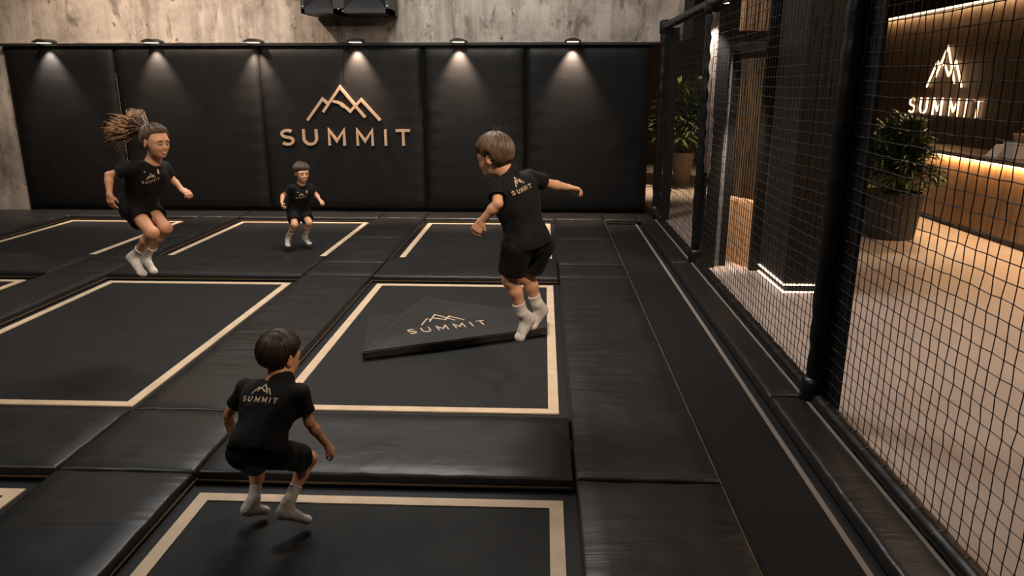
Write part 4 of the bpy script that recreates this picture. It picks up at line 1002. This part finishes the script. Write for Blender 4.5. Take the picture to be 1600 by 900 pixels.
        def surf(d, ex): rad = 1/math.sqrt(sum((d[i]/(R[i]+ex))**2 for i in range(3))); return o+ax.T@(np.array(d)*rad)
        for i in range(nstr):
            ph = 2*math.pi*(i+rs.rand()*0.9)/nstr*5; tw = rs.normal(0,0.07)+sweep; ex = rs.rand()**1.5*0.06*L+0.002
            th0 = 0.03+abs(rs.normal(0,0.03))+(rs.rand()*1.1 if rs.rand() < 0.6 else 0); pts = []
            th = th0; ext = rs.rand()*jag
            while th < 2.75:
                a = ph+tw*th; d = c*math.cos(th)+(e1*math.cos(a)+e2*math.sin(a))*math.sin(th); p = surf(d, ex); q = np.array([(p-s.hc)@a_ for a_ in ax])/L
                if q[2] < np.interp(q[0], xs, ys)-ext: break
                al = min(1, max(0, (q[2]-np.interp(q[0], xs, ys))/0.16)); pts.append(surf(d, ex*(0.35+0.65*al)-thick*L*0.75*(1-al))); th += 0.10
            if len(pts) >= 3:
                m = len(pts); mb.tube(pts, [sr*L*(0.25+0.75*math.sin(math.pi*min(1, (k+0.4)/(m)))**0.5) if k < m-1 else sr*L*0.12 for k in range(m)], 5, mi=1 if (mat2 and rs.rand() < 0.4) else 0, cap=False)
        for i in range(tufts):
            a = rs.rand()*6.28; th = rs.rand()*0.25; d = c*math.cos(th)+(e1*math.cos(a)+e2*math.sin(a))*math.sin(th); p = surf(d, 0); v = ax.T@d
            sd = nrm(rs.normal(size=3)); ln = L*(0.10+0.10*rs.rand()); mb.tube([p, p+v*ln*0.5+sd*ln*0.15, p+v*ln*0.8+sd*ln*0.6], [sr*L*0.35, sr*L*0.25, sr*L*0.06], 4)
        return mb.obj('hair', [s.hairm, mat2 or s.hairm], s.root, True)
# ------------------------------------------------------------------ the four children
def build(k, smile, squint=0.7, brow=None, **cl): k.body(); k.clothes(**cl); k.face(smile, brow, squint)

# girl with the ponytail, mid-air over the second row
f = (0.88,-0.46,-0.08); Y = 6.0
J = dict(neck=(240,252,Y-.03), shR=(210,260,Y-.20), shL=(257,261,Y+.10), elR=(170,274,Y-.24), wrR=(171,304,Y-.30), haR=(174,326,Y-.30),
    elL=(269,281,Y+.17), wrL=(285,297,Y+.02), haL=(299,304,Y-.04), pel=(215,318,Y+.03), hipR=(206,326,Y-.05), hipL=(229,323,Y+.11),
    knR=(238,364,Y-.24), knL=(259,356,Y-.08), anR=(213,397,Y-.08), anL=(230,396,Y+.08), heR=(204,405,Y-.06), toR=(224,429,Y-.17), heL=(222,405,Y+.10), toL=(241,425,Y-.01))
g = Kid((at(225,400,Y)[0],Y,0), 'girl with a flying brown ponytail jumping high in black shirt and shorts', J, f, (244,221,Y-.08), 0.258, 0.82, M['skin_girl'], M['hair_girl'], (0.78,-0.62,0), 0.0050, 3, girl=True, up=(-0.05,0.04,1),
    hands=dict(R=dict(palm=(0.3,0.9,0), thumb=1, curl=0.28), L=dict(palm=(-0.2,0.2,-1), thumb=1, curl=0.75)))
build(g, 1.0, 0.75, M['hair_dark'], sleeve=0.66, short=0.48, sock=0.27)
g.hair(HAIR_GIRL, (-0.62,0.0,0.66), 0.022, 700, 0.010, 4, jag=0.005, mat2=M['hair_mid'])
rs = np.random.RandomState(12); base = g.H(-.43,0.0,.36); mb = MB()
for i in range(900):
    if rs.rand() < 0.42: tx, ty, dy = 210+rs.normal(0,6), 176+abs(rs.normal(0,5)), rs.normal(0.02,0.05)          # upper lobe
    else: tx, ty, dy = 176+rs.normal(0,7)+(10 if rs.rand() < 0.3 else 0), 208+rs.normal(0,10), rs.normal(0,0.06)       # trailing lobe
    tip = at(tx, ty, Y+0.12+dy); b = base+rs.normal(0,0.010,3); v = tip-b; ln = np.linalg.norm(v)
    out = nrm(-g.hf*0.9+g.hu*(0.55 if ty < 192 else 0.10)); pts = []
    cut = 0.78+0.26*rs.rand(); wob = rs.normal(0,0.016,3); bend = rs.normal(0,0.02)
    for t_ in np.linspace(0, cut, 13):
        pts.append(b+out*ln*0.60*t_*(1-t_)*1.5+v*t_**1.25+wob*math.sin(t_*6)+np.array([0,0,1])*(0.028*math.sin(t_*6+(0.8 if ty < 192 else 2.2))+bend*t_)*t_)
    lit = rs.rand() < 0.75  # most strand ends take the lighter brown hair colour
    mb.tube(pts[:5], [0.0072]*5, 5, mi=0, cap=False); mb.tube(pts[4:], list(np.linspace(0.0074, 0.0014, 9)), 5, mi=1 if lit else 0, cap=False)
po = mb.obj('ponytail', [M['hair_girl'], M['hair_tail']], g.root, True)
vs, fs = [], []
N1, N2 = 20, 8; axd = nrm(-g.hf*0.85+g.hu*0.35); a1 = nrm(np.cross(axd, [0,0,1])); a2 = np.cross(axd, a1)
for i in range(N1):
    w = 2*math.pi*i/N1
    for k in range(N2): u = 2*math.pi*k/N2; rr = 0.026+0.010*math.cos(u); vs.append(base+axd*(0.006+0.010*math.sin(u))+(a1*math.cos(w)+a2*math.sin(w))*rr)
for i in range(N1):
    for k in range(N2): fs.append([i*N2+k, ((i+1)%N1)*N2+k, ((i+1)%N1)*N2+(k+1)%N2, i*N2+(k+1)%N2])
mesh_obj('hair_tie', vs, fs, M['band'], g.root, smooth=True)
g.chest_print((221,286), 0, (249,281), back=False, extras=[(4.1,3.0,0.5,0.8),(-2.6,4.4,0.45,0.2)])

# smallest boy on the back trampoline
Y = 10.35
J = dict(neck=(471,287,Y), shR=(456,293,Y-.13), shL=(486,292,Y+.11), elR=(442,306,Y-.14), wrR=(440,317,Y-.24), haR=(442,327,Y-.30),
    elL=(494,304,Y+.14), wrL=(500,313,Y-.02), haL=(507,319,Y-.12), pel=(465,325,Y+.09), hipR=(459,331,Y+.02), hipL=(474,330,Y+.17),
    knR=(460,351,Y-.17), knL=(483,348,Y-.02), anR=(451,369,Y+.02), anL=(477,367,Y+.16), heR=(449,379,Y+.05), toR=(450,384,Y-.13), heL=(475,374,Y+.18), toL=(484,381,Y+.02))
b = Kid((at(466,380,Y)[0],Y,0), 'smallest boy, laughing as he lands on the back trampoline below the bronze sign', J, (0.64,-0.76,-0.06), (471.5,270,Y-.05), 0.265, 0.80, M['skin_boy'], M['hair_mid'], (0.52,-0.85,0), 0.0052, 17,
    hands=dict(R=dict(palm=(0.6,0.5,0.2), thumb=1, curl=0.7), L=dict(palm=(-0.5,0.3,-0.6), thumb=1, curl=0.8)))
build(b, 1.15, 0.55, M['hair_dark'], sleeve=0.60, short=0.70, sock=0.42)
b.hair(HAIR_BOY, (-0.35,0.05,0.85), 0.045, 900, 0.013, 21, jag=0.08, sweep=0.25, tufts=6, mat2=M['hair_dark'])
b.chest_print((462,310), 0, (479,308), back=False, extras=[(4.3,3.6,0.6,1.0),(-2.6,4.4,0.4,0.3)])

# brown-haired boy jumping beside the folded mat
Y = 5.0
J = dict(neck=(787,266,Y), shR=(826,275,Y+.17), shL=(775,291,Y-.15), elL=(778,318,Y-.24), wrL=(752,346,Y-.20), haL=(737,372,Y-.20),
    elR=(860,288,Y+.32), wrR=(889,293,Y+.38), haR=(909,297,Y+.40), pel=(823,376,Y), hipL=(808,388,Y-.08), hipR=(841,386,Y+.09),
    knL=(797,437,Y-.06), knR=(823,432,Y+.10), anL=(816,489,Y-.02), anR=(839,474,Y+.13), heL=(829,501,Y+.03), toL=(810,530,Y-.04), heR=(849,488,Y+.18), toR=(829,512,Y+.11))
c = Kid((at(818,500,Y)[0],Y,0), 'brown-haired boy jumping with arms spread, seen from behind, beside the folded SUMMIT mat', J, (-0.88,0.40,-0.22), (771,244,Y-.0), 0.268, 0.90, M['skin_boy'], M['hair_brown'], (-0.62,0.78,0), 0.0048, 31, up=(-0.18,0.05,1),
    hands=dict(L=dict(palm=(0.35,0.6,0.3), thumb=1, curl=0.6), R=dict(palm=(-0.2,-0.3,-1), thumb=1, curl=0.8)))
build(c, 0.7, 0.6, M['hair_dark'], sleeve=0.66, short=0.76, sock=0.30)
c.hair(HAIR_BOY, (-0.30,0.05,0.90), 0.050, 1200, 0.012, 41, jag=0.10, sweep=0.25, tufts=16, mat2=M['hair_mid'])
c.chest_print((800,306), 0, (831,293), back=True)

# dark-haired boy crouching on the nearest trampoline
Y = 3.36
J = dict(neck=(438,586,Y+.10), shL=(385,603,Y+.14), shR=(470,611,Y+.02), elL=(357,648,Y+.16), wrL=(362,686,Y+.34), haL=(372,712,Y+.42),
    elR=(483,660,Y+.03), wrR=(512,697,Y+.11), haR=(534,724,Y+.17), pel=(402,696,Y-.10), hipL=(381,708,Y-.06), hipR=(426,708,Y-.12),
    knR=(482,717,Y+.20), knL=(404,727,Y+.26), anR=(452,782,Y+.05), anL=(397,779,Y+.14), heR=(440,806,Y+.0), toR=(483,812,Y+.08), heL=(386,801,Y+.09), toL=(417,796,Y+.17))
d = Kid((at(420,810,Y)[0],Y,0), 'dark-haired boy crouching in the foreground, back turned, black SUMMIT shirt and white socks', J, (0.52,0.82,-0.22), (439,556,Y+.15), 0.238, 0.67, M['skin_front'], M['hair_dark'], (0.35,0.94,0), 0.0040, 51, up=(0.0,0.10,1),
    hands=dict(R=dict(palm=(-0.55,0.2,-0.7), thumb=-1, curl=0.5), L=dict(palm=(0.8,0.2,0), thumb=1, curl=0.5)))
build(d, 0.3, 0.6, M['hair_dark'], sleeve=0.66, short=0.74, sock=0.36)
d.hair(HAIR_BOY, (-0.42,0.06,0.80), 0.045, 1300, 0.011, 61, jag=0.06, sweep=0.3, tufts=0)
d.chest_print((379,627), 0, (432,631), back=True)

# ------------------------------------------------------------------ light
light('AREA', 'hall_ceiling_light', (-1.6,8.6,6.6), 470, (1,0.93,0.86), (-2.2,10.4,0), shape='RECTANGLE', size=2.4, size_y=1.6)
light('SPOT', 'front_fill_spot', (1.5,1.5,5.5), 1250, (1,0.80,0.62), (-2.2,7.6,0.8), spot_size=math.radians(62), spot_blend=0.6, shadow_soft_size=0.25)  # unseen fill, added to brighten the children from the right front
light('AREA', 'hall_back_light', (-4.0,10.2,6.6), 85, (0.90,0.95,1), (-3.6,9.0,0), shape='RECTANGLE', size=4.0, size_y=1.4)
light('AREA', 'left_fill_light', (-5.5,3.2,6.2), 130, (1,0.92,0.84), (-3.0,6.0,0.5), shape='RECTANGLE', size=1.4, size_y=1.0)  # unseen fill, added to lift the dark left sides of the children
light('SPOT', 'wall_washer', (-6.9,9.8,6.8), 1900, (1,0.76,0.56), (-6.6,13.4,3.4), spot_size=math.radians(84), spot_blend=0.9, shadow_soft_size=0.12)
light('AREA', 'lobby_ceiling_light', (4.6,6.0,5.0), 135, (1,0.74,0.55), (4.6,6.2,0), shape='RECTANGLE', size=2.5, size_y=5.0)
light('SPOT', 'far_lobby_spot', (3.6,16.2,4.9), 1900, (1,0.76,0.48), (3.4,17.8,0.6), spot_size=math.radians(70), spot_blend=0.8, shadow_soft_size=0.1)
light('SPOT', 'half_wall_spot', (2.50,9.12,2.55), 480, (1,0.74,0.52), (2.50,9.92,0.15), spot_size=math.radians(36), spot_blend=0.9, shadow_soft_size=0.08)
light('SPOT', 'palm_spot', (6.6,12.7,4.6), 420, (1,0.74,0.42), (5.5,11.75,1.25), spot_size=math.radians(40), spot_blend=0.8, shadow_soft_size=0.1)

w = bpy.data.worlds.new('world'); bpy.context.scene.world = w; w.use_nodes = True
w.node_tree.nodes['Background'].inputs['Color'].default_value = (1,0.88,0.78,1); w.node_tree.nodes['Background'].inputs['Strength'].default_value = 0.012

# ------------------------------------------------------------------ camera
cd = bpy.data.cameras.new('camera'); cam = bpy.data.objects.new('camera', cd); C.objects.link(cam)
cd.sensor_fit = 'HORIZONTAL'; cd.sensor_width = 36; cd.lens = 36*F/1600; cd.clip_start = 0.05; cd.clip_end = 200
R_ = Matrix((RT, UP, -FW)).transposed().to_4x4(); R_.translation = Vector(CAM); cam.matrix_world = R_
bpy.context.scene.camera = cam

# ------------------------------------------------------------------ bring the layout units to metres
for me in {o.data for o in bpy.data.objects if o.type == 'MESH'}: me.transform(Matrix.Scale(K, 4))
for o in bpy.data.objects: o.location = o.location*K
for o in LIGHTS:
    l = o.data; l.energy *= K*K
    if l.type == 'AREA': l.size *= K; l.size_y *= K
    else: l.shadow_soft_size *= K

s = bpy.context.scene
s.view_settings.view_transform = 'Standard'; s.view_settings.look = 'None'; s.view_settings.gamma = 1; s.view_settings.exposure = 0; s.view_settings.use_curve_mapping = False
try: s.cycles.use_denoising = True
except Exception: pass
